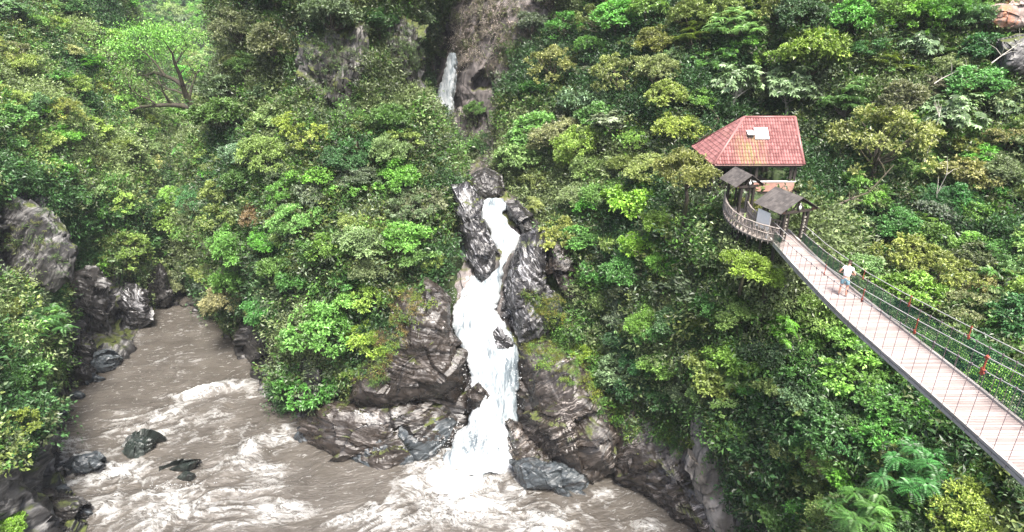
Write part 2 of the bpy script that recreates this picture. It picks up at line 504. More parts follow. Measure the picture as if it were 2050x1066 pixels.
def cutD(Q):
    u, v, _ = proj(Q)
    cave = ((u > 944) & (u < 988) & (v > 140 + (966 - u) * 0.9) & (v < 182)) | ((u > 924) & (u < 938) & (v > 40) & (v < 80))
    Q[cave] += np.array([0.0, 3.0, 0.0])
    return Q
rowsD = [
 [(790,-260,96),(860,-260,100),(925,-260,98),(990,-260,90),(1060,-260,88),(1140,-260,86)],
 [(790,0,84),(860,0,87),(912,0,84),(990,0,78),(1060,0,76),(1140,0,76)],
 [(790,110,82),(850,110,84),(905,110,82),(960,110,76.5),(1050,110,74),(1140,110,72)],
 [(800,185,80),(860,185,82),(905,185,79),(940,185,75.5),(1010,185,73.5),(1130,185,70)],
 [(820,260,76),(870,260,79),(905,260,76),(950,260,73),(1010,260,70),(1120,260,66)],
 [(850,330,70),(890,330,72),(920,330,70),(960,330,66.5),(1010,330,63),(1100,330,60)],
 [(850,380,60),(890,380,60),(925,380,58.5),(960,380,57),(1010,380,56),(1080,380,56)],
 [(870,425,52.5),(900,425,52.2),(930,425,51.6),(975,425,50.6),(1020,425,51.5),(1080,425,53)],
 [(880,500,48.4),(910,500,47.6),(940,500,47.0),(975,500,47.2),(1015,500,46.8),(1070,500,49)],
 [(870,600,46),(900,600,44.8),(930,600,44.1),(960,600,44),(1005,600,44),(1060,600,46)],
 [(880,700,43.5),(910,700,42.6),(940,700,41.9),(975,700,41.7),(1020,700,41.9),(1060,700,44)],
 [(890,800,41.5),(920,800,40.6),(950,800,40.0),(985,800,39.9),(1025,800,40.1),(1060,800,41.5)],
 [(900,880,W),(925,885,W),(950,885,W),(985,885,W),(1015,885,W),(1050,880,W)],
 [(900,880,'S'),(925,885,'S'),(950,885,'S'),(985,885,'S'),(1015,885,'S'),(1050,880,'S')],
]
patch('D', 'gorge', rowsD, 260, 120, M_gorge, 0.5, 0.35, cut=cutD)

# one BVH over the terrain for standing things on it
def terrain_bvh():
    V, F, n = [], [], 0
    for k in PATCH:
        Q, _ = PATCH[k]
        q = Q[::2, ::2]
        nr, nc = q.shape[:2]
        V += [tuple(p) for p in q.reshape(-1, 3)]
        F += [tuple(int(i) + n for i in f) for f in grid_faces(nr, nc)]
        n = len(V)
    return BVHTree.FromPolygons(V, F)
BVH = terrain_bvh()
CAM = Vector((0, 0, CH))
def hit(u, v):
    d = Vector(ray(u, v)).normalized()
    loc, nor, _, dist = BVH.ray_cast(CAM, d)
    if loc is None:
        return None, None
    if nor.dot(d) > 0:
        nor = -nor
    return loc, nor
def ground(x, y, z0=200.0):
    loc, nor, _, _ = BVH.ray_cast(Vector((x, y, z0)), Vector((0, 0, -1)))
    return loc

# ---------------------------------------------------------------- loose rocks and outcrops
def outcrop(name, outline, Y, thick, mat, lean=0.0, blocky=0.5, fr=0.55, amp=0.3, res=(90, 150), label=None, cat='rock', group=None, stretch=(1, 1, 1), tilt=0.0, k=0, strat=0.0, sdir=(0.2, 0.35, 1.0)):
    """closed rock: its outline as seen, its own distance Y (at its middle), thickness and lean"""
    ol = np.array(outline, float)
    uc, vc = ol.mean(0)
    nxt = np.roll(ol, -1, 0)
    m = 24
    seg = np.concatenate([np.linspace(a, b, m, endpoint=False) for a, b in zip(ol, nxt)])
    L = np.concatenate([[0], np.cumsum(np.linalg.norm(np.roll(seg, -1, 0) - seg, axis=1))])
    nc = res[1]
    s = np.linspace(0, L[-1], nc, endpoint=False)
    segc = np.vstack([seg, seg[:1]])
    C = np.stack([np.interp(s, L, segc[:, 0]), np.interp(s, L, segc[:, 1])], 1)
    nr = res[0]
    phi = np.linspace(0.0, math.pi, nr)
    rho = np.sin(phi) ** 0.8
    dep = -np.cos(phi)                 # -1 front ... +1 back
    U = uc + rho[:, None] * (C[None, :, 0] - uc)
    V = vc + rho[:, None] * (C[None, :, 1] - vc)
    YY = Y + thick * dep[:, None] * np.ones_like(U) + lean * (vc - V) + tilt * (U - uc)
    t = (533.0 - V) / FPX
    dy = CP + t * SP
    q = YY / dy
    # keep outline size from the middle distance for the back half, so that it does not flare
    P = np.stack([(U - 1025.0) / FPX * q, YY, CH + (-SP + t * CP) * q], -1).reshape(-1, 3)
    c = P.mean(0)
    N = P - c
    N /= np.linalg.norm(N, axis=1, keepdims=True) + 1e-9
    Q = P * np.array(stretch) * fr
    d = blocky * facets(Q, 21 + k) + 0.22 * blocky * facets(Q * 2.6, 31 + k) + amp * fbm(P * 0.7, 5, 4 + k) + 0.06 * fbm(P * 4, 3, 5)
    if strat:
        sd_ = np.array(sdir) / np.linalg.norm(sdir)
        w = (P @ sd_) * 1.0 + 0.9 * fbm(P * 0.22, 3, 60 + k)
        fr_ = w * 1.7 - np.floor(w * 1.7)
        d += strat * (fr_ ** 2 - 0.3) * (0.5 + 0.5 * vnoise(P * 0.5, 8))
    P = P + N * d[:, None]
    # poles share one point
    P = P.reshape(nr, nc, 3)
    P[0] = P[0].mean(0)
    P[-1] = P[-1].mean(0)
    me = mesh_np(name, P.reshape(-1, 3), grid_faces(nr, nc, True), mat, smooth=True)
    try:
        me.set_sharp_from_angle(angle=math.radians(38))
    except Exception:
        pass
    o = add_obj(name, me)
    return tag(o, label, cat, group)

OC = outcrop
# the rock left of the falls
OC('rock_outcrop', [(600,850),(640,800),(720,800),(830,790),(930,790),(945,840),(915,895),(850,935),(830,950),(770,990),(742,990),(720,945),(690,925),(640,925),(615,890)], 38.9, 2.2, M_rockL, lean=0.02, fr=0.33, blocky=0.55, strat=0.28, sdir=(-0.2, 0.3, 1), label='folded wet dark rock jutting into the river at the promontory foot')
OC('rock_outcrop', [(690,905),(770,840),(850,830),(905,850),(880,905),(840,945),(775,985),(742,992),(722,950)], 37.6, 1.3, M_rockS, lean=0.018, fr=0.4, blocky=0.45, strat=0.2, k=2, sdir=(0.5, 0.2, 1), label='bluish grey slab at the tip of the left rock beside the plunge foam')
OC('rock_outcrop', [(700,770),(760,650),(800,560),(860,560),(900,600),(905,670),(925,710),(930,775),(915,815),(850,805),(760,815),(690,810)], 41.0, 2.2, M_rockL, lean=0.012, fr=0.35, blocky=0.6, strat=0.22, k=4, sdir=(0.9, 0.2, 0.5), label='tall brown rock wall on the left side of the main cascade')
OC('rock_outcrop', [(445,640),(500,640),(600,650),(640,740),(640,800),(590,820),(550,800),(500,750),(465,700)], 48.5, 3.0, M_bankrock, lean=0.02, tilt=-0.075, fr=0.35, blocky=0.7, strat=0.2, k=5, label='shadowed undercut rock wall at the waterline left of the bright bush')
OC('rock_outcrop', [(575,870),(600,855),(630,880),(640,915),(620,935),(590,930),(575,905)], 39.6, 1.0, M_rockS, fr=0.8, blocky=0.45, k=6, label='small shiny dark rock in foam at left end of the folded rock')
OC('rock_outcrop', [(942,790),(958,765),(985,790),(980,815),(955,840),(942,830)], 39.2, 0.9, M_rockL, fr=0.7, blocky=0.3, k=7, label='small brown rock poking into the lower left of the cascade')
OC('rock_outcrop', [(908,380),(940,372),(965,398),(968,412),(952,425),(975,458),(1001,508),(989,540),(968,576),(950,560),(936,520),(925,470),(915,430)], 47.3, 1.6, M_rockW, lean=0.022, fr=0.5, blocky=0.55, strat=0.2, k=8, sdir=(-0.8, 0.2, 0.6), label='pointed grey rock wedge splitting the upper cascade in two')
OC('rock_outcrop', [(1041,470),(1075,455),(1100,500),(1095,560),(1120,600),(1110,650),(1080,675),(1040,690),(1035,660),(1006,615),(1010,570),(1022,530)], 43.8, 1.8, M_rockW, lean=0.022, fr=0.5, blocky=0.5, strat=0.3, k=9, sdir=(-0.6, 0.3, 0.8), label='black and white streaked rock slab right of the cascade middle')
OC('rock_outcrop', [(1010,405),(1035,400),(1075,440),(1085,480),(1050,475),(1020,440)], 49.5, 1.4, M_bankrock, lean=0.02, fr=0.5, blocky=0.4, k=10, label='grey rock lip at the right end of the upper pool')
OC('rock_outcrop', [(982,665),(1000,650),(1022,680),(1028,712),(1010,722),(988,700)], 41.0, 0.55, M_rockW, fr=0.9, blocky=0.2, k=11, label='small wet rock showing through the middle of the cascade')
OC('rock_outcrop', [(1095,600),(1115,602),(1125,625),(1118,655),(1103,650),(1092,625)], 41.6, 0.5, M_rockS, fr=0.9, blocky=0.12, k=12, label='smooth bluish rock face above the mossy brown rock')
OC('rock_outcrop', [(925,388),(942,352),(972,338),(1003,352),(1018,400),(985,404),(950,402)], 54.6, 1.5, M_bankrock, lean=0.02, fr=0.4, blocky=0.2, k=90, label='grey triangular rock in the mist right behind the upper cascade pool')
# right of the falls
OC('rock_outcrop', [(1033,690),(1075,670),(1130,690),(1180,740),(1220,800),(1250,880),(1240,950),(1180,960),(1110,925),(1060,890),(1035,860),(1030,780)], 38.2, 2.4, M_rockR, lean=0.02, tilt=-0.012, fr=0.3, blocky=0.7, strat=0.4, k=13, sdir=(-0.75, 0.2, 0.7), label='big striated brown rock with mossy top right of the falls')
OC('rock_outcrop', [(1015,850),(1045,850),(1090,900),(1120,930),(1110,960),(1060,980),(1030,950),(1018,900)], 36.6, 1.1, M_rockR, lean=0.015, fr=0.6, blocky=0.5, strat=0.2, k=14, sdir=(-0.5, 0.2, 0.9), label='narrow pointed rock at the right edge of the plunge foam')
OC('rock_outcrop', [(1030,925),(1075,920),(1150,930),(1198,965),(1192,995),(1150,1012),(1100,985),(1045,980)], 34.6, 1.2, M_rockS, lean=0.015, fr=0.6, blocky=0.55, k=15, label='angular blue grey block at the waterline below the striated rock')
OC('rock_outcrop', [(1225,830),(1300,800),(1390,860),(1440,960),(1480,1066),(1440,1110),(1370,1050),(1290,990),(1240,960)], 33.2, 1.8, M_rockR, lean=0.018, tilt=-0.012, fr=0.35, blocky=0.6, strat=0.25, k=16, sdir=(-0.6, 0.2, 0.8), label='dark brown cliff foot under ferns between striated and pale rock')
OC('rock_outcrop', [(1392,815),(1420,810),(1450,890),(1490,960),(1530,1066),(1520,1130),(1450,1100),(1410,1040),(1380,960),(1385,880)], 30.2, 1.2, M_pale, lean=0.012, fr=0.45, blocky=0.5, k=17, label='pale smooth cliff face under the shrubs at bottom right')
OC('boulder', [(1205,1010),(1222,1000),(1240,1020),(1250,1066),(1235,1075),(1215,1050)], 33.0, 0.5, M_rockS, fr=0.9, blocky=0.18, k=18, label='narrow grey stone standing in brown water below the blue block', cat='boulder')
# river boulders
OC('boulder', [(244,900),(261,875),(302,872),(319,881),(302,912),(275,935),(250,937)], 38.3, 1.0, M_green, fr=0.7, blocky=0.6, k=19, label='green black boulder standing in the white rapids', cat='boulder')
OC('boulder', [(125,934),(149,915),(192,909),(216,928),(197,953),(159,969),(129,959)], 36.2, 1.1, M_rockS, fr=0.7, blocky=0.5, k=20, label='flat blue grey boulder in rapids near the left bank', cat='boulder')
OC('boulder', [(296,968),(323,935),(366,923),(402,920),(395,939),(355,952),(323,968)], 36.0, 0.9, M_green, fr=0.7, blocky=0.4, k=21, label='low black rock awash with water running over it', cat='boulder')
OC('boulder', [(350,957),(372,945),(391,948),(389,965),(364,970)], 35.0, 0.6, M_green, fr=0.9, blocky=0.2, k=22, label='small black rock just below the awash rock in the rapids', cat='boulder')
# left bank
LB = [
 ([(172,722),(185,705),(215,702),(243,715),(235,730),(205,742),(180,738)], 49.6, 1.1, M_rockS, 'light blue grey slab at the left waterline below the dark cliff'),
 ([(130,730),(160,712),(180,735),(190,760),(160,772),(130,760)], 47.6, 1.4, M_bankrock, 'brown wet rock just left of the light blue slab'),
 ([(82,845),(105,832),(132,845),(128,862),(100,868),(85,860)], 41.0, 1.0, M_rockS, 'dark pointed rock on the left waterline below the bushes'),
 ([(30,900),(60,880),(105,900),(118,930),(110,965),(60,950),(35,930)], 36.2, 1.4, M_bankrock, 'rounded dark bank rock left of the flat blue boulder'),
 ([(60,1010),(100,992),(160,998),(178,1012),(165,1045),(120,1066),(70,1050)], 31.8, 1.5, M_bankrock, 'large smooth dark rock at the bottom left of the river'),
 ([(-30,960),(40,955),(90,985),(80,1040),(20,1066),(-40,1040)], 31.6, 1.6, M_bankrock, 'brown slab at the bottom left corner behind the smooth rock'),
 ([(60,1052),(110,1040),(160,1062),(150,1110),(90,1120),(50,1090)], 30.4, 1.1, M_bankrock, 'broken grey rock at the bottom edge by the left bank'),
 ([(290,545),(320,530),(335,550),(345,590),(330,612),(300,612),(288,580)], 61.6, 1.4, M_bankrock, 'black rock at the far bend of the river on the left side'),
 ([(335,540),(355,530),(378,545),(380,565),(360,580),(340,568)], 66.0, 1.6, M_cliff, 'pale grey rock at the far bend where the river disappears'),
 ([(205,590),(250,565),(294,580),(300,640),(270,668),(225,695),(203,650)], 57.0, 1.4, M_rockW, 'shiny black cliff foot with white streaks on left bank'),
 ([(125,545),(200,530),(225,600),(215,690),(165,715),(130,640)], 53.4, 1.3, M_bankrock, 'dark shaded cliff wall between left bushes and shiny rock'),
 ([(-90,385),(20,380),(70,410),(112,440),(150,500),(140,560),(90,585),(20,575),(-90,570)], 47.4, 1.0, M_cliff, 'pale grey streaked cliff face at the left edge'),
 ([(120,640),(165,650),(200,700),(175,735),(130,735),(100,690)], 50.0, 1.2, M_bankrock, 'grey brown rocks stepping down to water on left bank'),
]
for i, (ol, y, th, m, lab) in enumerate(LB):
    OC('rock_outcrop' if i > 6 or i == 0 else 'boulder', ol, y, th, m, fr=0.6, blocky=0.5, strat=0.15, k=30 + i, lean=0.012, label=lab, cat='rock', res=(60, 110))
r2 = random.Random(4)
for i in range(26):
    a = r2.random()
    wl = [(240,712),(205,745),(175,768),(150,790),(135,815),(120,850),(98,880),(100,920),(112,965),(165,1000),(172,1045)]
    j = a * (len(wl) - 1.001)
    q = j - int(j)
    u = wl[int(j)][0] * (1 - q) + wl[int(j) + 1][0] * q + r2.uniform(-22, 6)
    v = wl[int(j)][1] * (1 - q) + wl[int(j) + 1][1] * q + r2.uniform(-8, 6)
    r = r2.uniform(7, 16)
    ol = [(u + r * math.cos(b) * r2.uniform(.8, 1.5), v + r * .6 * math.sin(b) * r2.uniform(.8, 1.2)) for b in np.linspace(0, 6.28, 9)[:-1]]
    y = atz(u, v, 0.1)[1]
    OC('boulder', ol, y, r * .03, r2.choice([M_rockS, M_bankrock, M_bankrock]), fr=1.2, blocky=0.16, amp=.1, k=50 + i, res=(24, 36), label='small wet stone on the left waterline', cat='stone', group='small stones along the left waterline')
# upper cliffs
M_face = rock_mat('shaded vertical cliff', (0.006, 0.006, 0.006), (0.028, 0.026, 0.022), (0.19, 0.18, 0.165), rot=(0.1, 1.45, 0.2), band=1.3, moss=0.45, rough=0.5, veins=0.4, lightpos=0.56)  # dark rock colour with pale upright streaks
OC('rock_outcrop', [(600,90),(660,50),(735,35),(748,120),(728,200),(712,262),(650,262),(625,215),(606,160)], 56.6, 2.6, M_face, lean=0.012, fr=0.4, blocky=0.8, strat=0.5, sdir=(1, .2, .1), k=80, label='dark vertical cliff face with pale streaks high on the promontory')
OC('rock_outcrop', [(745,50),(800,40),(850,60),(852,130),(835,205),(795,200),(765,160),(748,110)], 60.4, 2.4, M_face, lean=0.01, fr=0.4, blocky=0.7, strat=0.5, sdir=(1, .2, .1), k=81, label='dark rock wall beneath the top trees beside the upper falls')
OC('rock_outcrop', [(1985,20),(2060,-20),(2110,0),(2110,70),(2050,62),(2000,60),(1978,45)], 47.2, 1.5, M_orange, lean=0.01, fr=0.5, blocky=0.5, k=82, label='orange stained pinkish cliff at the top right corner')
OC('rock_outcrop', [(2000,80),(2060,60),(2110,70),(2110,160),(2040,155),(2005,140)], 44.6, 1.5, M_cliff, lean=0.01, fr=0.5, blocky=0.6, k=83, label='grey overhanging cliff under the orange rock at right edge')
OC('rock_outcrop', [(1092,470),(1120,480),(1150,540),(1160,600),(1130,600),(1105,540)], 44.4, 1.2, M_rockR, lean=0.015, fr=0.5, blocky=0.5, k=84, label='reddish brown rock wall under shrubs right of the streaked slab')
# ---------------------------------------------------------------- water
def river():
    # grid in plan over the valley floor, denser near the viewpoint
    us = np.linspace(-250, 1750, 620)
    Ys = 1.0 / np.linspace(1 / 20.0, 1 / 78.0, 620)
    Y, U = np.meshgrid(Ys, us, indexing='ij')
    X = (U - 1025.0) / FPX * (Y * CP + CH * SP)
    P = np.stack([X, Y, np.zeros_like(X)], -1).reshape(-1, 3)
    u, v, _ = proj(P)
    def blob(cu, cv, ru, rv, rot=0.0, pw=1.0):
        a = math.radians(rot)
        dx, dy = u - cu, v - cv
        x = dx * math.cos(a) + dy * math.sin(a)
        y = -dx * math.sin(a) + dy * math.cos(a)
        return np.exp(-((x / ru) ** 2 + (y / rv) ** 2) ** pw)
    foam = 0.05 + 0 * u
    def put(s, *a):
        nonlocal foam
        foam = np.maximum(foam, s * blob(*a))
    # rapids, read off the photograph and laid on the river as they lie there
    put(0.34, 420, 850, 230, 70, 10)
    put(0.30, 350, 700, 90, 130)
    put(0.95, 410, 785, 100, 16, -12)
    put(0.50, 520, 790, 45, 30, 30)
    put(0.48, 300, 840, 120, 35, -25)
    put(0.60, 240, 965, 130, 50, -15)
    put(0.95, 150, 930, 55, 50)
    put(0.62, 200, 1020, 70, 60)
    put(1.0, 240, 945, 60, 18, 10)
    put(0.68, 400, 1010, 220, 70)
    put(0.55, 330, 850, 170, 60, -10)
    put(0.6, 560, 1010, 120, 60)
    put(0.62, 450, 930, 120, 22, -15)
    put(0.66, 560, 880, 60, 30, -30)
    put(1.0, 500, 905, 50, 20, -40)
    put(0.58, 560, 960, 110, 32, 15)
    put(0.28, 560, 1040, 120, 50)
    put(0.66, 700, 1030, 70, 40)
    put(1.3, 960, 915, 100, 60)
    put(1.15, 920, 965, 115, 55)
    put(0.98, 940, 1010, 170, 60)
    put(0.9, 1080, 1040, 110, 45)
    put(0.95, 780, 1040, 90, 50)
    put(0.5, 1290, 1052, 70, 22)
    put(0.85, 870, 925, 35, 35)
    put(0.55, 1210, 1000, 40, 25)
    cut = blob(690, 965, 55, 40) * 0.8 + blob(630, 985, 60, 25) * 0.4 + blob(330, 955, 30, 14) * 0.2
    foam = np.clip(np.where(foam < 0.9, foam * 0.82, foam) - cut, 0.0, 1.2)
    # height: standing waves grow with the rapids
    fl = np.stack([P[:, 0] * 0.9 + P[:, 1] * 0.35, P[:, 1] * 0.9 - P[:, 0] * 0.35, P[:, 2]], 1)
    amp = 0.05 + 0.75 * np.clip(foam - 0.15, 0, 0.9)
    wv = fl * np.array([0.30, 0.62, 1]) + 1.4 * np.stack([fbm(fl * 0.16, 3, 91), fbm(fl * 0.16, 3, 92), 0 * u], 1)
    crest = 1 - 2 * np.abs(fbm(wv, 3, 95, 0.45))          # long broken wave crests
    crest2 = 1 - 2 * np.abs(fbm(wv * 2.3, 3, 96, 0.5))
    foam0 = foam.copy()
    foam = np.clip(foam + np.clip(foam0 * 1.5, 0, 1) * (0.55 * np.clip(crest - 0.55, 0, 1) * 2 + 0.35 * np.clip(crest2 - 0.5, 0, 1) * 2 - 0.40 * np.clip((1.12 - foam0) * 4, 0.15, 1)), 0, 1.3)
    h = amp * (fbm(fl * np.array([0.45, 0.7, 1]), 5, 3, 0.55)) + 0.25 * amp * (1 - 2 * np.abs(fbm(fl * np.array([1.3, 2.2, 1]), 4, 13)))
    h += amp * (0.55 * (crest - 0.5) + 0.3 * (crest2 - 0.5))
    # drop over the boulder bar and mound of water where the falls land
    h += 0.5 * blob(960, 905, 60, 45) + 0.35 * blob(500, 905, 60, 18, -40) + 0.35 * blob(340, 935, 45, 14, -10) + 0.3 * blob(450, 778, 90, 10, -12)
    P[:, 2] = h
    me = mesh_np("river_water", P, grid_faces(620, 620)[:, ::-1], M_river, smooth=True)
    attr(me, "foam", foam)
    o = add_obj("river_water", me)
    tag(o, kind='structure')

def river_mat():
    t = NT('silty river water')
    P = t.pos()
    at_ = t.n('ShaderNodeAttribute', attribute_name='foam')
    fo = at_.outputs['Fac']
    w1 = t.noise(P, 0.22, 3, 0.5, color=True)
    W1 = t.addv(P, w1, 3.4)
    w2 = t.noise(W1, 0.9, 4, 0.6, color=True)
    W2 = t.addv(W1, w2, 1.0)
    def threads(vec, sc, k):
        n = t.noise(t.mapping(vec, sc, (0, 0, 0.35)), 1.0, 6, 0.62)
        return t.rng(t.math('ABSOLUTE', t.math('SUBTRACT', n, 0.5)), 0.0, k, 1.0, 0.0)
    a = threads(W2, (0.35, 0.9, 1), 0.045)
    b = threads(W2, (0.9, 2.3, 1), 0.06)
    c = threads(W1, (2.0, 5.5, 1), 0.08)
    th = t.math('MAXIMUM', a, t.math('MAXIMUM', t.math('MULTIPLY', b, 0.85), t.math('MULTIPLY', c, 0.3)))
    big = t.noise(W1, 0.35, 5, 0.6)
    # thread visible where foam attribute is high
    lvl = t.math('ADD', fo, t.math('MULTIPLY', t.math('SUBTRACT', big, 0.5), 0.9))
    m1 = t.math('MULTIPLY', th, t.rng(lvl, 0.2, 0.5, 0.0, 1.0))
    fine = t.noise(W2, 3.0, 6, 0.7)
    sheet = t.rng(t.math('ADD', lvl, t.math('MULTIPLY', t.math('SUBTRACT', fine, 0.5), 1.5)), 0.80, 1.02, 0.0, 1.0)
    m = t.math('MAXIMUM', m1, sheet)
    # ripple glints painted as pale streaks over the smoother reach
    rp = t.rng(t.noise(t.mapping(W1, (0.8, 2.6, 1), (0, 0, -0.3)), 1.6, 6, 0.7), 0.58, 0.7, 0.0, 0.5)
    m = t.math('MAXIMUM', m, rp, True)
    base = t.ramp(t.noise(W1, 0.5, 5, 0.6), [(0.3, (0.052, 0.046, 0.039)), (0.7, (0.086, 0.077, 0.066))])
    col = t.mix(m, base, (0.44, 0.445, 0.435))
    t.l(col, t.b.inputs['Base Color'])
    t.l(t.rng(m, 0, 1, 0.22, 0.7), t.b.inputs['Roughness'])
    t.b.inputs['Specular IOR Level'].default_value = 0.5
    h = t.math('ADD', t.noise(t.mapping(W1, (1, 2.2, 1), (0, 0, -0.3)), 1.8, 8, 0.65), t.math('MULTIPLY', m, 0.35))
    t.l(t.bump(h, 0.9, 0.14), t.b.inputs['Normal'])
    return t.m
M_river = river_mat()
river()

def fall_mat(name, thin=0.0):
    t = NT(name)
    P = t.pos()
    W1 = t.addv(P, t.noise(P, 0.5, 3, 0.5, color=True), 1.6)
    S = t.mapping(W1, (2.2, 0.35, 0.4))
    n = t.noise(S, 1.2, 7, 0.66)
    n2 = t.noise(t.mapping(W1, (5, 0.8, 1.0)), 1.3, 5, 0.6)
    big = t.noise(P, 0.45, 3, 0.5)
    at_ = t.n('ShaderNodeAttribute', attribute_name='foam')
    f = t.math('ADD', t.math('MULTIPLY', n, 0.6), t.math('ADD', t.math('MULTIPLY', n2, 0.4), t.math('MULTIPLY', t.math('SUBTRACT', big, 0.5), 0.4)))
    f = t.math('ADD', f, t.math('MULTIPLY', t.math('SUBTRACT', at_.outputs['Fac'], 0.5), 0.35))
    col = t.ramp(f, [(0.34, (0.075, 0.095, 0.11)), (0.43, (0.19, 0.22, 0.235)), (0.51, (0.33, 0.36, 0.375)), (0.62, (0.47, 0.485, 0.49))])
    t.l(col, t.b.inputs['Base Color'])
    t.b.inputs['Roughness'].default_value = 0.6
    t.b.inputs['Specular IOR Level'].default_value = 0.3
    t.b.inputs['Subsurface Weight'].default_value = 0.0
    t.l(t.bump(f, 0.5, 0.3), t.b.inputs['Normal'])
    return t.m
M_fall = fall_mat('white falling water')

def cascade(name, edge, nr=260, nc=70, bulge=0.8, rough=0.4, k=0, thick=0.6):
    """edge rows: (left u, right u, v, Y): a running sheet of water with a rounded back"""
    E = np.array([[p[0], p[1], p[2], p[3]] for p in edge], float)
    R = catmull(E, nr)
    w = np.linspace(0, 1, nc)
    U = R[:, 0:1] * (1 - w) + R[:, 1:2] * w
    V = R[:, 2:3] + 0 * w
    # torn edges
    q = np.stack([V.ravel() * 0.05, U.ravel() * 0.0 + k, V.ravel() * 0], 1)
    jag = (fbm(q * 1.5, 4, 40 + k)).reshape(nr, nc) * 9
    U = U + jag * (np.abs(w - 0.5) * 2) ** 2 * np.sign(w - 0.5)
    Y = R[:, 3:4] - bulge * np.sqrt(np.clip(1 - (2 * w - 1) ** 2, 0, 1))
    t = (533.0 - V) / FPX
    s = Y / (CP + t * SP)
    P = np.stack([(U - 1025) / FPX * s, Y, CH + (-SP + t * CP) * s], -1)
    N = normals_grid(P)
    if (N * (np.array([0, 0, CH]) - P)).sum() < 0:
        N = -N
    p = P.reshape(-1, 3)
    d = rough * fbm(p * np.array([1.1, 0.35, 0.4]), 5, k, 0.6) + 0.5 * rough * (1 - 2 * np.abs(fbm(p * np.array([2.2, 0.5, 0.4]), 3, 5 + k, 0.5)))
    P = P + N * d.reshape(nr, nc, 1)
    wgt = np.clip((np.arange(nr) / nr - 0.9) * 10, 0, 1)[:, None]
    if nr > 200:
        P[:, :, 2] += wgt * 0.75 * (fbm(p * np.array([1.3, 0.6, 0.6]), 3, 55).reshape(nr, nc) - 0.12)
    P[:, 0] += np.array([0, thick, -0.2])
    P[:, -1] += np.array([0, thick, -0.2])
    foam = np.clip(0.5 + 0.5 * fbm(p * np.array([0.7, 0.3, 0.3]), 3, 77), 0, 1)
    back = P + np.array([0, thick + 0.5, -0.5])
    allv = np.concatenate([P.reshape(-1, 3), back.reshape(-1, 3)])
    f1 = grid_faces(nr, nc)
    f2 = f1[:, ::-1] + nr * nc
    me = mesh_np(name, allv, np.concatenate([f1, f2]), M_fall, smooth=True)
    attr(me, "foam", np.concatenate([foam, foam]))
    o = add_obj(name, me)
    tag(o, kind='structure')
    return o
cascade('waterfall_water', [(971,1012,398,51.40),(958,1011,418,50.20),(963,1008,436,49.40),(973,1018,452,48.80),(982,1040,470,48.00),(990,1034,490,47.40),(1000,1022,510,46.80),(996,1011,532,46.00),(978.933,1003.8,556,44.96),(954.333,1002,580,44.00),(928.133,998.9,598,43.23),(904,995,618,42.70),(904,1001,640,42.10),(910,1013,665,41.50),(920,1027,690,41.00),(932,1035,712,40.60),(940,1037,740,40.10),(946,1037,768,39.60),(948,1037,800,39.10),(944,1037,828,38.70),(934,1033,852,38.30),(918,1023,875,37.80),(905,1030,900,37.20),(885,1040,925,36.50),(870,1050,950,35.90)], rough=0.2)
cascade('waterfall_water', [(921,926,442,49.3),(924,931,470,48.2),(926,935,500,47.2),(928,938,520,46.6),(925,944,545,45.7),(924,958,566,45.0),(924,975,590,44.3),(912,985,615,43.8)], nr=120, nc=24, bulge=0.35, rough=0.25, k=3)
cascade('waterfall_water', [(899,911,106,75.4),(893,912,130,75.2),(886,911,155,75),(877,908,180,74.8),(867,905,205,74.6),(859,902,228,74.4),(862,894,242,74.2)], nr=100, nc=24, bulge=0.4, rough=0.16, k=5)
cascade('waterfall_water', [(905,925,362,57.6),(903,945,368,57.0),(905,962,376,56.3),(925,965,384,55.6)], nr=30, nc=40, bulge=0.3, rough=0.25, k=7)

# ---------------------------------------------------------------- drifting spray: local, thin, real volumes
def mist(name, c, r, dens):
    V, F = [], []
    n = 14
    for i in range(n + 1):
        for j in range(2 * n):
            a, b = math.pi * i / n, math.pi * j / n
            V.append((c[0] + r[0] * math.sin(a) * math.cos(b), c[1] + r[1] * math.sin(a) * math.sin(b), c[2] + r[2] * math.cos(a)))
    t = NT(name + ' volume')
    t.t.nodes.remove(t.b)
    out = t.t.nodes['Material Output']
    vol = t.n('ShaderNodeVolumePrincipled')
    vol.inputs['Color'].default_value = (0.93, 0.95, 0.97, 1)
    # density fades to nothing at the skin of the puff
    tc = t.n('ShaderNodeTexCoord').outputs['Generated']
    m = t.n('ShaderNodeMapping')
    t.l(tc, m.inputs[0])
    m.inputs['Location'].default_value = (-1, -1, -1)
    m.inputs['Scale'].default_value = (2, 2, 2)
    ln = t.n('ShaderNodeVectorMath', operation='LENGTH')
    t.l(m.outputs[0], ln.inputs[0])
    fade = t.rng(ln.outputs['Value'], 0.0, 1.0, 1.0, 0.0)
    d = t.math('MULTIPLY', fade, dens)
    t.l(d, vol.inputs['Density'])
    t.l(vol.outputs[0], out.inputs['Volume'])
    me = mesh_np(name, V, grid_faces(n + 1, 2 * n, True), t.m)
    o = add_obj(name, me)
    tag(o, kind='stuff')
    return o
def pm(u, v, Y):
    return tuple(at(u, v, Y))
mist('mist', pm(955, 830, 37.4), (4.2, 2.0, 3.6), 0.22)
mist('mist', pm(955, 650, 41.5), (2.6, 1.6, 3.6), 0.10)
mist('mist', pm(960, 310, 61), (5, 6, 7), 0.2)
mist('mist', pm(968, 375, 53.5), (3.2, 2.4, 2.6), 0.14)
mist('mist', pm(280, 110, 138), (62, 44, 36), 0.045)
mist('mist', pm(925, 170, 74), (7, 5, 12), 0.045)

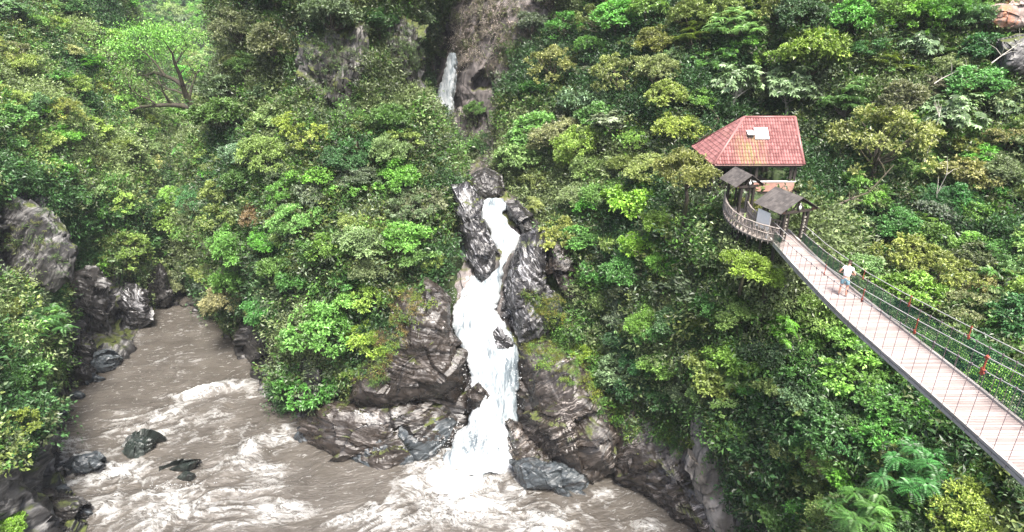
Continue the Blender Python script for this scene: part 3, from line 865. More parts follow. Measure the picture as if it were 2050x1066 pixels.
def spray():
    V, F = [], []
    oc = np.array([(1,0,0),(-1,0,0),(0,1,0),(0,-1,0),(0,0,1),(0,0,-1)], float)
    of = np.array([(0,2,4),(2,1,4),(1,3,4),(3,0,4),(2,0,5),(1,2,5),(3,1,5),(0,3,5)])
    def puff(c, s, n, r0, r1):
        for i in range(n):
            q = np.array(c) + rng.normal(size=3) * np.array(s)
            q[2] = max(q[2], 0.02)
            k = len(V) * 6
            V.append(q + oc * rng.uniform(r0, r1) * rng.uniform(.6, 1.4, (1, 3)))
            F.append(of + k)
    puff(at(965, 880, 37.0), (1.5, .7, .5), 1300, .015, .05)
    puff(at(955, 925, 36.3), (1.7, .8, .2), 700, .015, .045)
    puff(at(960, 700, 40.6), (1.3, .6, 1.6), 500, .015, .045)
    puff(at(945, 600, 42.8), (1.1, .5, .8), 350, .015, .045)
    puff(at(1032, 790, 39.2), (.25, .3, 1.4), 250, .015, .045)
    puff(at(945, 800, 39.3), (.3, .3, 1.6), 250, .015, .045)
    for u, v in ((235, 950), (150, 965), (295, 935), (330, 975), (420, 785), (505, 900), (390, 970)):
        puff(atz(u, v, .1), (.6, .3, .08), 50, .015, .045)
    me = mesh_np('spray', np.concatenate(V), np.concatenate(F), M_fall, smooth=True)
    attr(me, 'foam', np.full(len(me.vertices), .9))
    tag(add_obj('spray', me), kind='stuff')
spray()
# ---------------------------------------------------------------- leaves
def leaf_mat(name, inst=False, trans=0.28, rough=0.42, spec=0.5):
    t = NT(name)
    a = t.n('ShaderNodeAttribute', attribute_name='lv')
    if inst:
        ci = t.n('ShaderNodeAttribute', attribute_type='INSTANCER', attribute_name='tint').outputs['Color']
    else:
        ci = t.n('ShaderNodeObjectInfo').outputs['Color']
    k = t.ramp(a.outputs['Fac'], [(0.0, (0.45, 0.5, 0.42)), (0.35, (0.95, 1.0, 0.95)), (0.7, (1.55, 1.6, 1.6)), (1.0, (2.7, 2.65, 2.9))])
    col = t.mix(1.0, ci, k, 'MULTIPLY')
    t.l(col, t.b.inputs['Base Color'])
    t.b.inputs['Roughness'].default_value = rough
    t.b.inputs['Specular IOR Level'].default_value = spec
    tr = t.n('ShaderNodeBsdfTranslucent')
    t.l(t.mix(1.0, col, (1.1, 1.25, 0.5), 'MULTIPLY'), tr.inputs['Color'])
    ms = t.n('ShaderNodeMixShader')
    ms.inputs[0].default_value = trans
    t.l(t.b.outputs[0], ms.inputs[1])
    t.l(tr.outputs[0], ms.inputs[2])
    t.l(ms.outputs[0], t.t.nodes['Material Output'].inputs['Surface'])
    return t.m
M_leaf = leaf_mat('leaves')
M_leaf_i = leaf_mat('undergrowth leaves', inst=True)
def bark_mat(name, a, b, moss):
    t = NT(name)
    P = t.n('ShaderNodeTexCoord').outputs['Object']
    n = t.noise(t.mapping(P, (6, 6, 1.5)), 2.5, 5, 0.6)
    col = t.ramp(n, [(0.3, a), (0.7, b)])
    if moss:
        col = t.mix(t.rng(t.noise(P, 2.0, 4, 0.6), 0.45, 0.6, 0, moss), col, (0.05, 0.06, 0.015))
    t.l(col, t.b.inputs['Base Color'])
    t.b.inputs['Roughness'].default_value = 0.85
    t.l(t.bump(n, 0.5, 0.05), t.b.inputs['Normal'])
    return t.m
M_bark = bark_mat('mossy bark', (0.035, 0.027, 0.02), (0.10, 0.08, 0.06), 0.7)
M_darkbark = bark_mat('dark mossy limbs', (0.018, 0.014, 0.010), (0.05, 0.04, 0.03), 0.4)
M_palebark = bark_mat('pale bark', (0.28, 0.26, 0.22), (0.5, 0.47, 0.42), 0.1)

def leaves_mesh(name, C, D, Nn, L, Wd, mat, lv=None, fold=0.25):
    """diamond leaves: C base points, D directions, Nn normals, L lengths, Wd widths"""
    D = D / (np.linalg.norm(D, axis=1, keepdims=True) + 1e-9)
    S = np.cross(D, Nn)
    S /= np.linalg.norm(S, axis=1, keepdims=True) + 1e-9
    N2 = np.cross(S, D)
    L = L[:, None]
    Wd = Wd[:, None]
    a = C
    b = C + D * L * 0.45 + S * Wd * 0.5 + N2 * L * fold * 0.4
    c = C + D * L - N2 * L * fold * 0.3
    d = C + D * L * 0.45 - S * Wd * 0.5 + N2 * L * fold * 0.4
    V = np.stack([a, b, c, d], 1).reshape(-1, 3)
    n = len(C)
    i = np.arange(n)[:, None] * 4
    F = np.concatenate([i + np.array([[0, 1, 2]]), i + np.array([[0, 2, 3]])], 1).reshape(-1, 3)
    me = mesh_np(name, V, F, mat)
    if lv is None:
        lv = rng.random(n)
    attr(me, 'lv', np.repeat(lv, 4))
    return me
def rdir(n):
    v = rng.normal(size=(n, 3))
    return v / np.linalg.norm(v, axis=1, keepdims=True)

def crown_parts(style, seed):
    """clump centres + radii in a crown of radius 1 centred at the origin"""
    g = np.random.default_rng(seed)
    if style in ('dome', 'small'):
        n = 46
        d = g.normal(size=(n, 3)); d /= np.linalg.norm(d, axis=1, keepdims=True)
        d[:, 2] = np.abs(d[:, 2]) * 0.95 - 0.25
        r = 0.35 + 0.52 * g.random(n) ** 0.6
        C = d * r[:, None] * np.array([1.0, 1.0, 0.85])
        C += g.normal(size=(n, 3)) * 0.07
        R = 0.16 + 0.15 * g.random(n)
    elif style == 'loose':
        n = 30
        d = g.normal(size=(n, 3)); d /= np.linalg.norm(d, axis=1, keepdims=True)
        d[:, 2] = np.abs(d[:, 2]) - 0.35
        C = d * (0.3 + 0.75 * g.random(n))[:, None] * np.array([1.1, 1.0, 0.9])
        R = 0.13 + 0.15 * g.random(n)
    elif style == 'umbrella':
        n = 54
        a = g.random(n) * 6.283
        r = np.sqrt(g.random(n)) * 0.95
        C = np.stack([r * np.cos(a), r * np.sin(a), 0.45 - 0.55 * r ** 2 + 0.1 * g.normal(size=n)], 1)
        low = g.random(n) < 0.22
        C[low, 2] -= 0.45
        R = 0.12 + 0.12 * g.random(n)
    elif style == 'bush':
        n = 38
        a = g.random(n) * 6.283
        r = np.sqrt(g.random(n)) * 0.9
        C = np.stack([r * np.cos(a), r * np.sin(a), 0.55 * np.sqrt(np.clip(1 - r ** 2, 0, 1)) - 0.3 + 0.12 * g.normal(size=n)], 1)
        R = 0.15 + 0.16 * g.random(n)
    else:
        n = 26
        d = g.normal(size=(n, 3)); d /= np.linalg.norm(d, axis=1, keepdims=True)
        d[:, 2] = np.abs(d[:, 2]) - 0.15
        C = d * (0.35 + 0.6 * g.random(n))[:, None]
        R = 0.2 + 0.12 * g.random(n)
    return C, R

def make_crown(style, seed, leaf=0.1, per=120):
    C, R = crown_parts(style, seed)
    if style == 'palmate':
        # whorls of big drooping lobed leaves
        cs, ds, ns, ls = [], [], [], []
        for c, r in zip(C, R):
            for q in range(15):
                o = c + rdir(1)[0] * r * 0.8
                up = np.array([0, 0, 1.0]) + 0.45 * rdir(1)[0] + 0.5 * c / (np.linalg.norm(c) + .1)
                up /= np.linalg.norm(up)
                x = np.cross(up, rdir(1)[0]); x /= np.linalg.norm(x)
                y = np.cross(up, x)
                for j in range(8):
                    a = j * 0.785
                    ds.append(x * math.cos(a) + y * math.sin(a) - up * 0.22)
                    cs.append(o); ns.append(up); ls.append(leaf * 1.5 * (0.8 + 0.4 * rng.random()))
        cs, ds, ns, ls = map(np.array, (cs, ds, ns, ls))
        return leaves_mesh('crown', cs, ds, ns, ls, ls * 0.42, M_leaf, np.repeat(rng.random(len(cs) // 8), 8)), C
    if style == 'pinnate':
        # arching fronds with leaflets
        cs, ds, ns, ls = [], [], [], []
        for c, r in zip(C, R):
            for q in range(11):
                a = rng.random() * 6.28
                out = np.array([math.cos(a), math.sin(a), 0.25 + 0.5 * rng.random()])
                out /= np.linalg.norm(out)
                Lf = 0.34 * (0.7 + 0.5 * rng.random())
                side = np.cross(out, [0, 0, 1.0]); side /= np.linalg.norm(side)
                for j in range(1, 11):
                    s = j / 10
                    p = c + out * Lf * s - np.array([0, 0, 1]) * 0.22 * s * s
                    for sg in (-1, 1):
                        cs.append(p); ds.append(side * sg + out * 0.55 - np.array([0, 0, 0.25])); ns.append(np.array([0, 0, 1.0]) + 0.25 * rdir(1)[0])
                        ls.append(leaf * 0.85 * (1.05 - 0.7 * abs(s - 0.35)))
        cs, ds, ns, ls = map(np.array, (cs, ds, ns, ls))
        return leaves_mesh('crown', cs, ds, ns, ls, ls * 0.34, M_leaf, np.clip(np.repeat(rng.random(len(cs) // 20), 20) * .7 + .3 * rng.random(len(cs)), 0, 1)), C
    cs, ds, ns, lvs = [], [], [], []
    for c, r in zip(C, R):
        n = int(per * (r / 0.22) ** 2)
        # sprays: leaves gather along short twigs
        nt = max(6, n // 9)
        o = c / (np.linalg.norm(c) + 0.25)
        td = rdir(nt) * 0.9 + o * 0.7 + np.array([0, 0, 0.45])
        td /= np.linalg.norm(td, axis=1, keepdims=True)
        ti = rng.integers(0, nt, n)
        s = 0.25 + 0.75 * rng.random(n) ** 0.7
        flat = np.array([1.15, 1.15, 0.72])
        p = c + td[ti] * (s * r)[:, None] * flat + rdir(n) * r * 0.10
        d = td[ti] * 0.7 + rdir(n) * 0.85 + np.array([0, 0, -0.12])
        nn = rdir(n) * 0.55 + np.array([0, 0, 1.0]) + o * 0.3
        cs.append(p); ds.append(d); ns.append(nn)
        base = rng.random()
        lvs.append(np.clip(0.25 * base + 0.75 * rng.random(n) * (0.7 + 0.6 * base), 0, 1))
    cs, ds, ns, lvs = map(np.concatenate, (cs, ds, ns, lvs))
    L = leaf * (0.65 + 0.7 * rng.random(len(cs)))
    return leaves_mesh('crown', cs, ds, ns, L, L * 0.52, M_leaf, lvs), C

def make_trunk(C, h, seed, pale=False, rad=0.055):
    g = random.Random(seed)
    mb = MB()
    fork = Vector((g.uniform(-.12, .12), g.uniform(-.12, .12), h * 0.62))
    mid = Vector((g.uniform(-.1, .1), g.uniform(-.1, .1), h * 0.3))
    mb.tube([(0, 0, -0.9), mid, fork, (fork.x * 1.2, fork.y * 1.2, h * 0.98)], [rad * 1.5, rad * 1.1, rad * 0.85, rad * 0.3], 7)
    idx = g.sample(range(len(C)), min(13, len(C)))
    for i in idx:
        e = Vector(C[i]) + Vector((0, 0, h))
        s = mid.lerp(fork, g.uniform(0.5, 1.0))
        m1 = s.lerp(e, 0.35) + Vector((g.uniform(-.08, .08), g.uniform(-.08, .08), g.uniform(-.1, .05)))
        m2 = s.lerp(e, 0.7) + Vector((g.uniform(-.06, .06), g.uniform(-.06, .06), g.uniform(-.03, .08)))
        mb.tube([s, m1, m2, e], [rad * 0.5, rad * 0.38, rad * 0.24, rad * 0.1], 5, cap=False)
    me = bpy.data.meshes.new('trunk')
    me.from_pydata(mb.v, [], mb.f)
    me.materials.append(M_palebark if pale else M_bark)
    me.polygons.foreach_set("use_smooth", [True] * len(me.polygons))
    me.update()
    return me

KINDS = {}
def kind(key, style, seeds, leaf, per, h, pale=False):
    out = []
    for sd_ in seeds:
        cr, C = make_crown(style, sd_, leaf, per)
        cr.transform(Matrix.Translation((0, 0, h)))
        out.append((cr, make_trunk(C, h, sd_, pale), h))
    KINDS[key] = out
kind('dome', 'dome', (1, 2, 3, 4, 5), 0.095, 125, 1.15)
kind('fine', 'small', (6, 7, 8, 9), 0.068, 210, 1.15)
kind('loose', 'loose', (11, 12, 13), 0.11, 105, 1.3)
kind('umbrella', 'umbrella', (21, 22, 23), 0.075, 150, 1.25)
kind('bush', 'bush', (31, 32, 33, 34), 0.10, 130, 0.55)
kind('finebush', 'bush', (35, 36, 37), 0.065, 230, 0.55)
kind('palmate', 'palmate', (41, 42), 0.115, 0, 1.2, True)
kind('pinnate', 'pinnate', (51, 52), 0.12, 0, 0.9)

TREES = []
def plant(B, r, key, col, name='broadleaf_tree', label=None, cat='tree', group=None, rz=None, tilt=None, var=None, squash=1.0):
    vs = KINDS[key]
    cr, tr, h = vs[rng.integers(len(vs)) if var is None else var % len(vs)]
    root = empty(name, B, rng.random() * 6.28 if rz is None else rz)
    root.scale = (r * random.uniform(.85, 1.25), r * random.uniform(.85, 1.25), r * squash) if squash != 1.0 else (r, r, r)
    if squash != 1.0:
        root.rotation_euler = (random.uniform(-.22, .22), random.uniform(-.22, .22), random.random() * 6.28)
    if tilt is not None:
        root.rotation_euler = tilt
    c = add_obj('crown', cr, root)
    c.color = tuple(col) + (1,)
    add_obj('trunk', tr, root)
    tag(root, label, cat, group)
    TREES.append(root)
    return root

def poly_in(u, v, poly):
    c = False
    j = len(poly) - 1
    for i in range(len(poly)):
        if (poly[i][1] > v) != (poly[j][1] > v) and u < (poly[j][0] - poly[i][0]) * (v - poly[i][1]) / (poly[j][1] - poly[i][1]) + poly[i][0]:
            c = not c
        j = i
    return c
# where the photograph shows bare rock, water or buildings
BARE = [
 [(-80,380),(60,395),(105,430),(140,480),(150,555),(235,545),(290,560),(300,640),(250,700),(190,760),(130,800),(105,740),(140,690),(120,600), (60,568),(-80,560)],
 [(-160,940),(30,915),(70,885),(120,890),(130,1000),(185,1010),(230,1400),(-260,1400)],
 [(80,690),(130,680),(250,690),(240,740),(150,800),(140,870),(90,880),(75,830),(110,760)],
 [(100,760),(250,700),(350,590),(450,640),(560,800),(600,1066),(100,1066),(60,960),(60,900),(80,850)],              # river
 [(440,650),(520,620),(575,700),(560,800),(500,760)],
 [(560,815),(700,800),(760,760),(800,700),(815,600),(870,580),(905,500),(905,400),(900,350),(1020,340),(1045,460),(1100,460),(1160,560),(1165,610),(1120,690),(1180,740),(1230,830),(1290,870),(1385,820),(1430,830),(1520,1066),(560,1066)],
 [(848,90),(895,80),(905,-40),(1050,-40),(1040,60),(1015,130),(985,185),(925,190),(920,260),(912,300),(880,240),(848,220)],
 [(605,110),(660,70),(725,60),(735,120),(710,250),(640,250)],
 [(760,70),(845,75),(845,190),(790,190)],
 [(1415,238),(1612,230),(1618,335),(1580,345),(1580,382),(1530,400),(1500,440),(1445,430),(1440,345),(1400,300)],    # hut
 [(1445,340),(1530,340),(1600,395),(1650,430),(1625,520),(1560,530),(1440,450)],                               # gates
 [(1985,0),(2050,0),(2050,150),(2010,140),(1990,60)],
]
BARE.insert(0, [(895,185),(1000,185),(1018,330),(1015,400),(905,400),(915,300)])
def bare(u, v):
    return any(poly_in(u, v, p) for p in BARE)
# ---- named trees: crown middle and radius as they show, on the slope they grow from
BRIDGE_PTS = [Vector((37.0 / 29 * 0 + 13.9, y, 20.2)) for y in range(6, 33)]
def plant_at(u, v, rp, key, col, drop=None, **kw):
    h = KINDS[key][0][2]
    r = None
    vv = v
    for it in range(3):
        loc, nor = hit(u, vv)
        if loc is None:
            vv += 15
            continue
        _, _, dep = proj(np.array(loc))
        r = rp * float(dep) / FPX
        # picture offset from base up to the crown middle
        vv = v + h * rp * 0.8
        if drop is not None:
            vv = v + drop
    if loc is None or r is None:
        return None
    q = kw.pop('push', 0.0)
    loc = loc - Vector((0, 0, 0.15))
    d = (CAM - loc).normalized()
    out = Vector((nor.x, nor.y, 0)) * 0.3 * r + Vector((0, 0, -0.15 * r))
    return plant(loc + d * q + out, r, key, col, **kw)

OLIVE, DEEP, LIME, YEL, PALE, RED, MID, GREYG = (0.11, 0.14, 0.038), (0.034, 0.08, 0.024), (0.14, 0.25, 0.03), (0.16, 0.225, 0.045), (0.13, 0.19, 0.09), (0.12, 0.085, 0.04), (0.062, 0.13, 0.03), (0.097, 0.13, 0.07)
NAMED = [
 (1620,110,72,'dome',YEL,'broadleaf_tree','yellow green tree with open crown high above the red roof'),
 (1722,275,92,'umbrella',(0.17,0.185,0.06),'umbrella_tree','umbrella shaped olive tree right of the red roof'),
 (1580,175,62,'palmate',PALE,'cecropia_tree','pale big leaved tree just above the red roof'),
 (1450,165,52,'palmate',PALE,'cecropia_tree','pale big leaved tree above left of the red roof'),
 (1830,95,50,'palmate',(0.13,0.19,0.10),'cecropia_tree','pale green big leaved tree near the top right'),
 (1900,230,60,'palmate',PALE,'cecropia_tree','whitish leaved tree on the slope below the orange cliff'),
 (2000,210,50,'palmate',PALE,'cecropia_tree','pale leaved tree at right edge below the grey cliff'),
 (1690,200,62,'pinnate',(0.09,0.17,0.05),'feathery_tree','feathery mid green tree above the umbrella tree'),
 (1290,395,66,'bush',LIME,'lime_shrub','lime green bush with flat sprays right of upper pool'),
 (1300,482,46,'bush',LIME,'lime_shrub','second lime green bush directly below the larger lime bush'),
 (650,645,70,'dome',(0.09,0.195,0.04),'broadleaf_tree','bright green bush hanging over the dark undercut rock'),
 (755,665,58,'finebush',(0.145,0.215,0.03),'lime_shrub','yellow green moss like bush beside the brown wall'),
 (620,745,66,'bush',(0.06,0.16,0.03),'shrub','glossy green bush drooping lowest over the promontory foot'),
 (600,250,40,'dome',(0.19,0.24,0.045),'broadleaf_tree','light yellow green tree left of the grey vertical cliff face'),
 (645,272,45,'umbrella',(0.18,0.22,0.045),'umbrella_tree','yellow green layered tree under the grey vertical cliff'),
 (525,425,46,'finebush',RED,'shrub','brownish red shrub on the promontory above the river bend'),
 (1245,150,58,'umbrella',(0.16,0.185,0.06),'umbrella_tree','tan olive layered tree top centre right on dark stems'),
 (1115,130,50,'umbrella',(0.17,0.18,0.06),'umbrella_tree','olive layered tree right of the pale gorge wall'),
 (1200,95,48,'finebush',(0.08,0.17,0.035),'shrub','bright green bamboo like bush between two olive layered trees'),
 (1360,250,56,'finebush',(0.17,0.21,0.04),'shrub','light green bush left of the red roof corner'),
 (1388,345,58,'fine',(0.13,0.14,0.04),'broadleaf_tree','round olive tree covering the left corner of the red roof'),
 (1340,440,48,'bush',(0.14,0.22,0.04),'shrub','fresh green bush left of the curved walkway'),
 (1605,372,30,'finebush',(0.10,0.12,0.03),'shrub','small dark olive bush between the hut and the bridge gate'),
 (1500,405,26,'finebush',(0.16,0.16,0.05),'shrub','yellowish bush below the hut balcony beside the walkway'),
 (1490,515,46,'finebush',(0.15,0.22,0.03),'lime_shrub','yellow green bush under the walkway left of the gate'),
 (1535,540,36,'bush',(0.14,0.21,0.03),'lime_shrub','yellow green bush at the foot of the left gate post'),
 (1800,505,62,'umbrella',(0.18,0.205,0.05),'umbrella_tree','yellowish layered shrub behind the bridge above the walking person'),
 (1880,545,62,'umbrella',(0.155,0.18,0.045),'umbrella_tree','olive yellow layered shrub right of the walking person'),
 (1745,1020,92,'pinnate',(0.10,0.21,0.05),'feathery_tree','large feathery pale green tree at bottom right'),
 (1850,925,88,'pinnate',(0.045,0.14,0.035),'feathery_tree','feathery deep green tree below the bridge deck'),
 (1940,1020,80,'fine',(0.17,0.22,0.04),'broadleaf_tree','yellow green shrub at bottom right under the near bridge end'),
 (2030,1040,60,'fine',(0.14,0.17,0.045),'broadleaf_tree','olive shrub in the bottom right corner'),
 (55,650,66,'pinnate',(0.055,0.13,0.035),'feathery_tree','dark green leafy tree in front of the left cliff'),
 (15,620,42,'fine',(0.13,0.15,0.03),'broadleaf_tree','yellow tipped shrub at left edge above the dark green tree'),
 (22,745,56,'bush',(0.07,0.15,0.035),'shrub','green bush at left edge above the bank rocks'),
 (18,850,52,'umbrella',(0.14,0.18,0.03),'umbrella_tree','olive yellow feathery shrub over the lower left rocks'),
 (5,1045,40,'bush',LIME,'lime_shrub','lime green bush in the bottom left corner'),
 (1165,822,20,'palmate',(0.09,0.18,0.04),'big_leaf_plant','small round leaved plant clinging to the striated rock'),
 (1180,700,40,'finebush',(0.13,0.19,0.02),'shrub','mossy light green bush on top of the striated rock'),
 (1195,790,34,'finebush',(0.13,0.2,0.02),'shrub','hanging light green plants beside the striated rock'),
 (1090,720,26,'finebush',(0.12,0.15,0.02),'shrub','low yellow green plants on the mossy rock top'),
 (560,90,60,'fine',(0.09,0.10,0.045),'broadleaf_tree','dark olive tree on the left shoulder of the promontory'),
 (500,60,52,'fine',(0.10,0.115,0.055),'broadleaf_tree','grey green tree at the top left of the promontory'),
 (680,30,60,'dome',GREYG,'broadleaf_tree','grey green tree on top of the promontory cliff'),
 (810,30,50,'dome',GREYG,'broadleaf_tree','grey green tree at top edge beside the pale gorge wall'),
 (870,110,30,'loose',(0.06,0.08,0.03),'broadleaf_tree','small dark tree leaning beside the top of the upper falls'),
 (1065,50,34,'dome',(0.085,0.11,0.07),'broadleaf_tree','grey green tree hanging over the pale gorge wall'),
 (960,215,26,'finebush',(0.07,0.14,0.03),'shrub','green hanging shrub under the ledge right of upper falls'),
 (960,290,26,'bush',(0.05,0.11,0.03),'shrub','dark green shrub in the gorge above the upper pool'),
]
for (u, v, rp, key, col, nm, lab) in NAMED:
    PUSH = {(1388,345): 3.4, (1490,515): 1.0, (1535,540): 1.0, (1340,440): 1.0, (1500,405): .8}.get((u, v), 0.0)
    cat = {'shrub': 'shrub', 'lime_shrub': 'shrub', 'big_leaf_plant': 'plant'}.get(nm, 'tree')
    plant_at(u, v, rp, key, col, name=nm, label=lab, cat=cat, push=PUSH)
NAMED_UV = [(a[0], a[1], a[2]) for a in NAMED]

# ---- the bare-limbed feathery tree leaning out at upper left
def leaning_tree():
    Y = 78.0
    P = lambda u, v, dy=0.0: tuple(at(u, v, Y + dy))
    b = P(408, 246)
    root = empty('leaning_tree', b)
    off = Vector(b)
    mb = MB()
    br = [
     ([(412,262),(400,236),(385,214),(372,190),(366,172)], 0.63, 0.26),
     ([(388,218),(365,212),(340,210),(315,212),(285,214),(262,222)], 0.39, 0.10),
     ([(366,172),(350,160),(330,152),(310,145),(292,152),(276,148)], 0.30, 0.08),
     ([(366,172),(360,150),(350,128),(345,108),(335,92)], 0.27, 0.07),
     ([(330,152),(312,128),(296,110),(272,95)], 0.18, 0.05),
     ([(378,200),(384,175),(392,150),(405,130)], 0.21, 0.05),
     ([(345,210),(330,190),(322,172)], 0.15, 0.05),
     ([(372,190),(352,182),(335,178),(318,186)], 0.18, 0.05),
     ([(350,130),(362,112),(375,95)], 0.14, 0.04),
     ([(315,212),(300,200),(280,192),(262,180)], 0.15, 0.04),
    ]
    tips = []
    for k, (pts, r0, r1) in enumerate(br):
        w = [Vector(P(u, v, (k % 3 - 1) * i * 0.5)) - off for i, (u, v) in enumerate(pts)]
        mb.tube(w, list(np.linspace(r0, r1, len(w))), 7, cap=False)
        tips += w[1:]
        # twigs
        for q in range(4):
            s = w[random.randrange(1, len(w))]
            e = s + Vector((random.uniform(-2.2, 2.2), random.uniform(-1.5, 1.5), random.uniform(0.4, 2.6)))
            mb.tube([s, (s + e) / 2 + Vector((0, 0, .2)), e], [0.06, 0.04, 0.02], 5, cap=False)
            tips.append(e)
    mb.build('trunk', M_darkbark, root, smooth=True)
    cs, ds, ns, L = [], [], [], []
    for (u, v, ru, rv, n) in ((300, 85, 75, 35, 20), (245, 110, 40, 40, 11), (365, 80, 50, 30, 12), (275, 175, 40, 25, 5), (410, 140, 30, 35, 6)):
        for i in range(n):
            a, q = random.uniform(0, 6.28), math.sqrt(random.random())
            c = np.array(P(u + ru * q * math.cos(a), v + rv * q * math.sin(a), random.uniform(0, 4))) - np.array(off)
            m = 130
            p = c + rng.normal(size=(m, 3)) * np.array([1.0, 1.0, 0.42])
            cs.append(p); ds.append(rdir(m) + np.array([0, 0, 0.2])); ns.append(rdir(m) * 0.5 + np.array([0, 0, 1.0]))
    cs, ds, ns = map(np.concatenate, (cs, ds, ns))
    L = 0.26 * (0.6 + 0.8 * rng.random(len(cs)))
    c = add_obj('crown', leaves_mesh('crown', cs, ds, ns, L, L * 0.45, M_leaf), root)
    c.color = (0.13, 0.27, 0.05, 1)
    tag(root, 'bright green feathery tree with dark mossy limbs leaning left over the valley', 'tree')
leaning_tree()

# ---- the rest of the forest, tree by tree, wherever the slope shows room
LAND = [
 (1505, 285, 'the red roofed hut'), (1585, 440, 'the bridge gate'), (1692, 560, 'the walking person'),
 (985, 430, 'the upper cascade pool'), (960, 740, 'the lower cascade'), (885, 170, 'the upper waterfall'),
 (1150, 800, 'the striated brown rock'), (1450, 960, 'the pale cliff face'), (2000, 90, 'the orange and grey cliff'),
 (670, 160, 'the grey promontory cliff face'), (50, 480, 'the streaked left cliff'), (350, 590, 'the river bend'),
 (340, 190, 'the leaning feathery tree'), (1950, 720, 'the red clamps on the bridge'), (640, 850, 'the folded dark rock'), (1720, 300, 'the umbrella tree'),
 (940, 20, 'the pale gorge wall'), (1290, 390, 'the lime bush'), (650, 650, 'the bright promontory bush'), (525, 425, 'the brownish red shrub'), (1745, 1020, 'the feathery bottom right tree'),
]
def direction(u, v, lu, lv):
    dx, dy = u - lu, v - lv
    s = ''
    if abs(dy) > 0.4 * abs(dx):
        s = 'above' if dy < 0 else 'below'
    if abs(dx) > 0.4 * abs(dy):
        s = (s + ' ' if s else '') + ('left of' if dx < 0 else 'right of')
    return s
CW = {'dome': 'broad leaved', 'fine': 'fine leaved', 'loose': 'open crowned', 'umbrella': 'flat topped', 'bush': 'low bushy', 'finebush': 'dense low', 'palmate': 'big leaved', 'pinnate': 'feathery'}
PAL = [('olive', OLIVE), ('dark green', DEEP), ('mid green', MID), ('grey green', GREYG), ('yellow green', (0.125, 0.19, 0.045)), ('fresh green', (0.09, 0.19, 0.032)), ('pale olive', (0.135, 0.175, 0.07)), ('brownish green', (0.085, 0.105, 0.045))]
cands = []
gy = -10
row = 0
while gy < 1100:
    gx = -30 + (row % 2) * 33
    while gx < 2090:
        u, v = gx + random.uniform(-22, 22), gy + random.uniform(-20, 20)
        cands.append((u, v))
        gx += 57
    gy += 49
    row += 1
FOR = []
for (u, v) in cands:
    if u < 470 and v < 250 and not (v > 20 and u < 200 + 0):
        pass
    loc, nor = hit(u, v + 20)
    if loc is None or loc.z < 0.4:
        continue
    dist = loc.y
    if dist > 150:
        continue
    rp = random.uniform(34, 56)
    if u < 470 and v < 420:
        rp = random.uniform(22, 40)
    if u > 1400 and v > 560:
        rp = random.uniform(42, 68)
    if any((u - a) ** 2 + (v - b) ** 2 < (0.72 * c + 14) ** 2 for a, b, c in NAMED_UV):
        continue
    if any(bare(u + rp * 0.75 * math.cos(a), v + rp * 0.75 * math.sin(a)) for a in (0, 0.8, 1.57, 2.36, 3.14, 3.93, 4.71, 5.5)) or bare(u, v):
        continue
    _, _, dep = proj(np.array(loc))
    r = rp * float(dep) / FPX
    if any((loc + Vector((0, 0, r)) - b).length < r * 1.5 + 1.0 for b in BRIDGE_PTS):
        continue
    # keep crowns from standing in the line of sight to the bridge deck
    FOR.append((u, v, rp * 0.55 if 820 < u < 870 and v < 240 else rp))
for (u, v, rp) in FOR:
    w = random.random()
    key = random.choices(['dome', 'fine', 'loose', 'umbrella', 'bush', 'finebush', 'pinnate', 'palmate'], [24, 26, 10, 13, 12, 12, 3, 2])[0]
    cw = [22, 16, 22, 16, 12, 12, 14, 3]
    if u > 1450 and v > 560:
        cw = [8, 26, 34, 8, 8, 24, 4, 1]
        key = random.choices(['dome', 'fine', 'bush', 'pinnate', 'umbrella', 'loose'], [30, 22, 20, 10, 8, 10])[0]
    if 450 < u < 900 and v < 200:
        cw = [12, 44, 12, 30, 1, 2, 4, 3]
    if u > 1650 and 200 < v < 600:
        cw = [24, 6, 16, 16, 22, 8, 24, 2]
    if u < 480 and v < 330:
        cw = [22, 4, 24, 10, 22, 16, 20, 1]
    if u < 300 and 330 < v < 600:
        cw = [10, 30, 30, 10, 8, 18, 4, 2]
    if 1040 < u < 1420 and v < 330:
        cw = [26, 8, 14, 16, 20, 10, 24, 4]
    pi = random.choices(range(8), cw)[0]
    gn = 1.55 if (u < 440 and v < 420) else (0.75 if (450 < u < 900 and v < 190) else 1.14)  # leaf colours lightened for the hazy valley, darkened for the promontory silhouette
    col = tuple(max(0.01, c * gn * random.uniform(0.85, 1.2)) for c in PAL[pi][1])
    isb = key in ('bush', 'finebush')
    nm = {'umbrella': 'umbrella_tree', 'bush': 'shrub', 'finebush': 'shrub', 'palmate': 'cecropia_tree', 'pinnate': 'feathery_tree'}.get(key, 'broadleaf_tree')
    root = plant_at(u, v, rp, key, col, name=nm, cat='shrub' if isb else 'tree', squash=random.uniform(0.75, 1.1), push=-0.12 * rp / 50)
    if root is None:
        continue
    lm = sorted(LAND, key=lambda q: (q[0] - u) ** 2 + (q[1] - v) ** 2)[0]
    d = math.hypot(lm[0] - u, lm[1] - v)
    far = 'just' if d < 95 else ('' if d < 210 else 'far')
    root['_p'] = ' '.join(x for x in ('%s %s %s' % (CW[key], PAL[pi][0], 'shrub' if isb else 'tree'), far, direction(u, v, lm[0], lm[1]), lm[2]) if x)
    root['_u'] = u
groups = {}
for o in TREES:
    if '_p' in o:
        groups.setdefault(o['_p'], []).append(o)
ORD = ['leftmost', 'second from left', 'third from left', 'fourth from left', 'fifth from left', 'sixth from left', 'seventh from left', 'eighth from left']
NUM = ['', '', 'two', 'three', 'four', 'five', 'six', 'seven', 'eight']
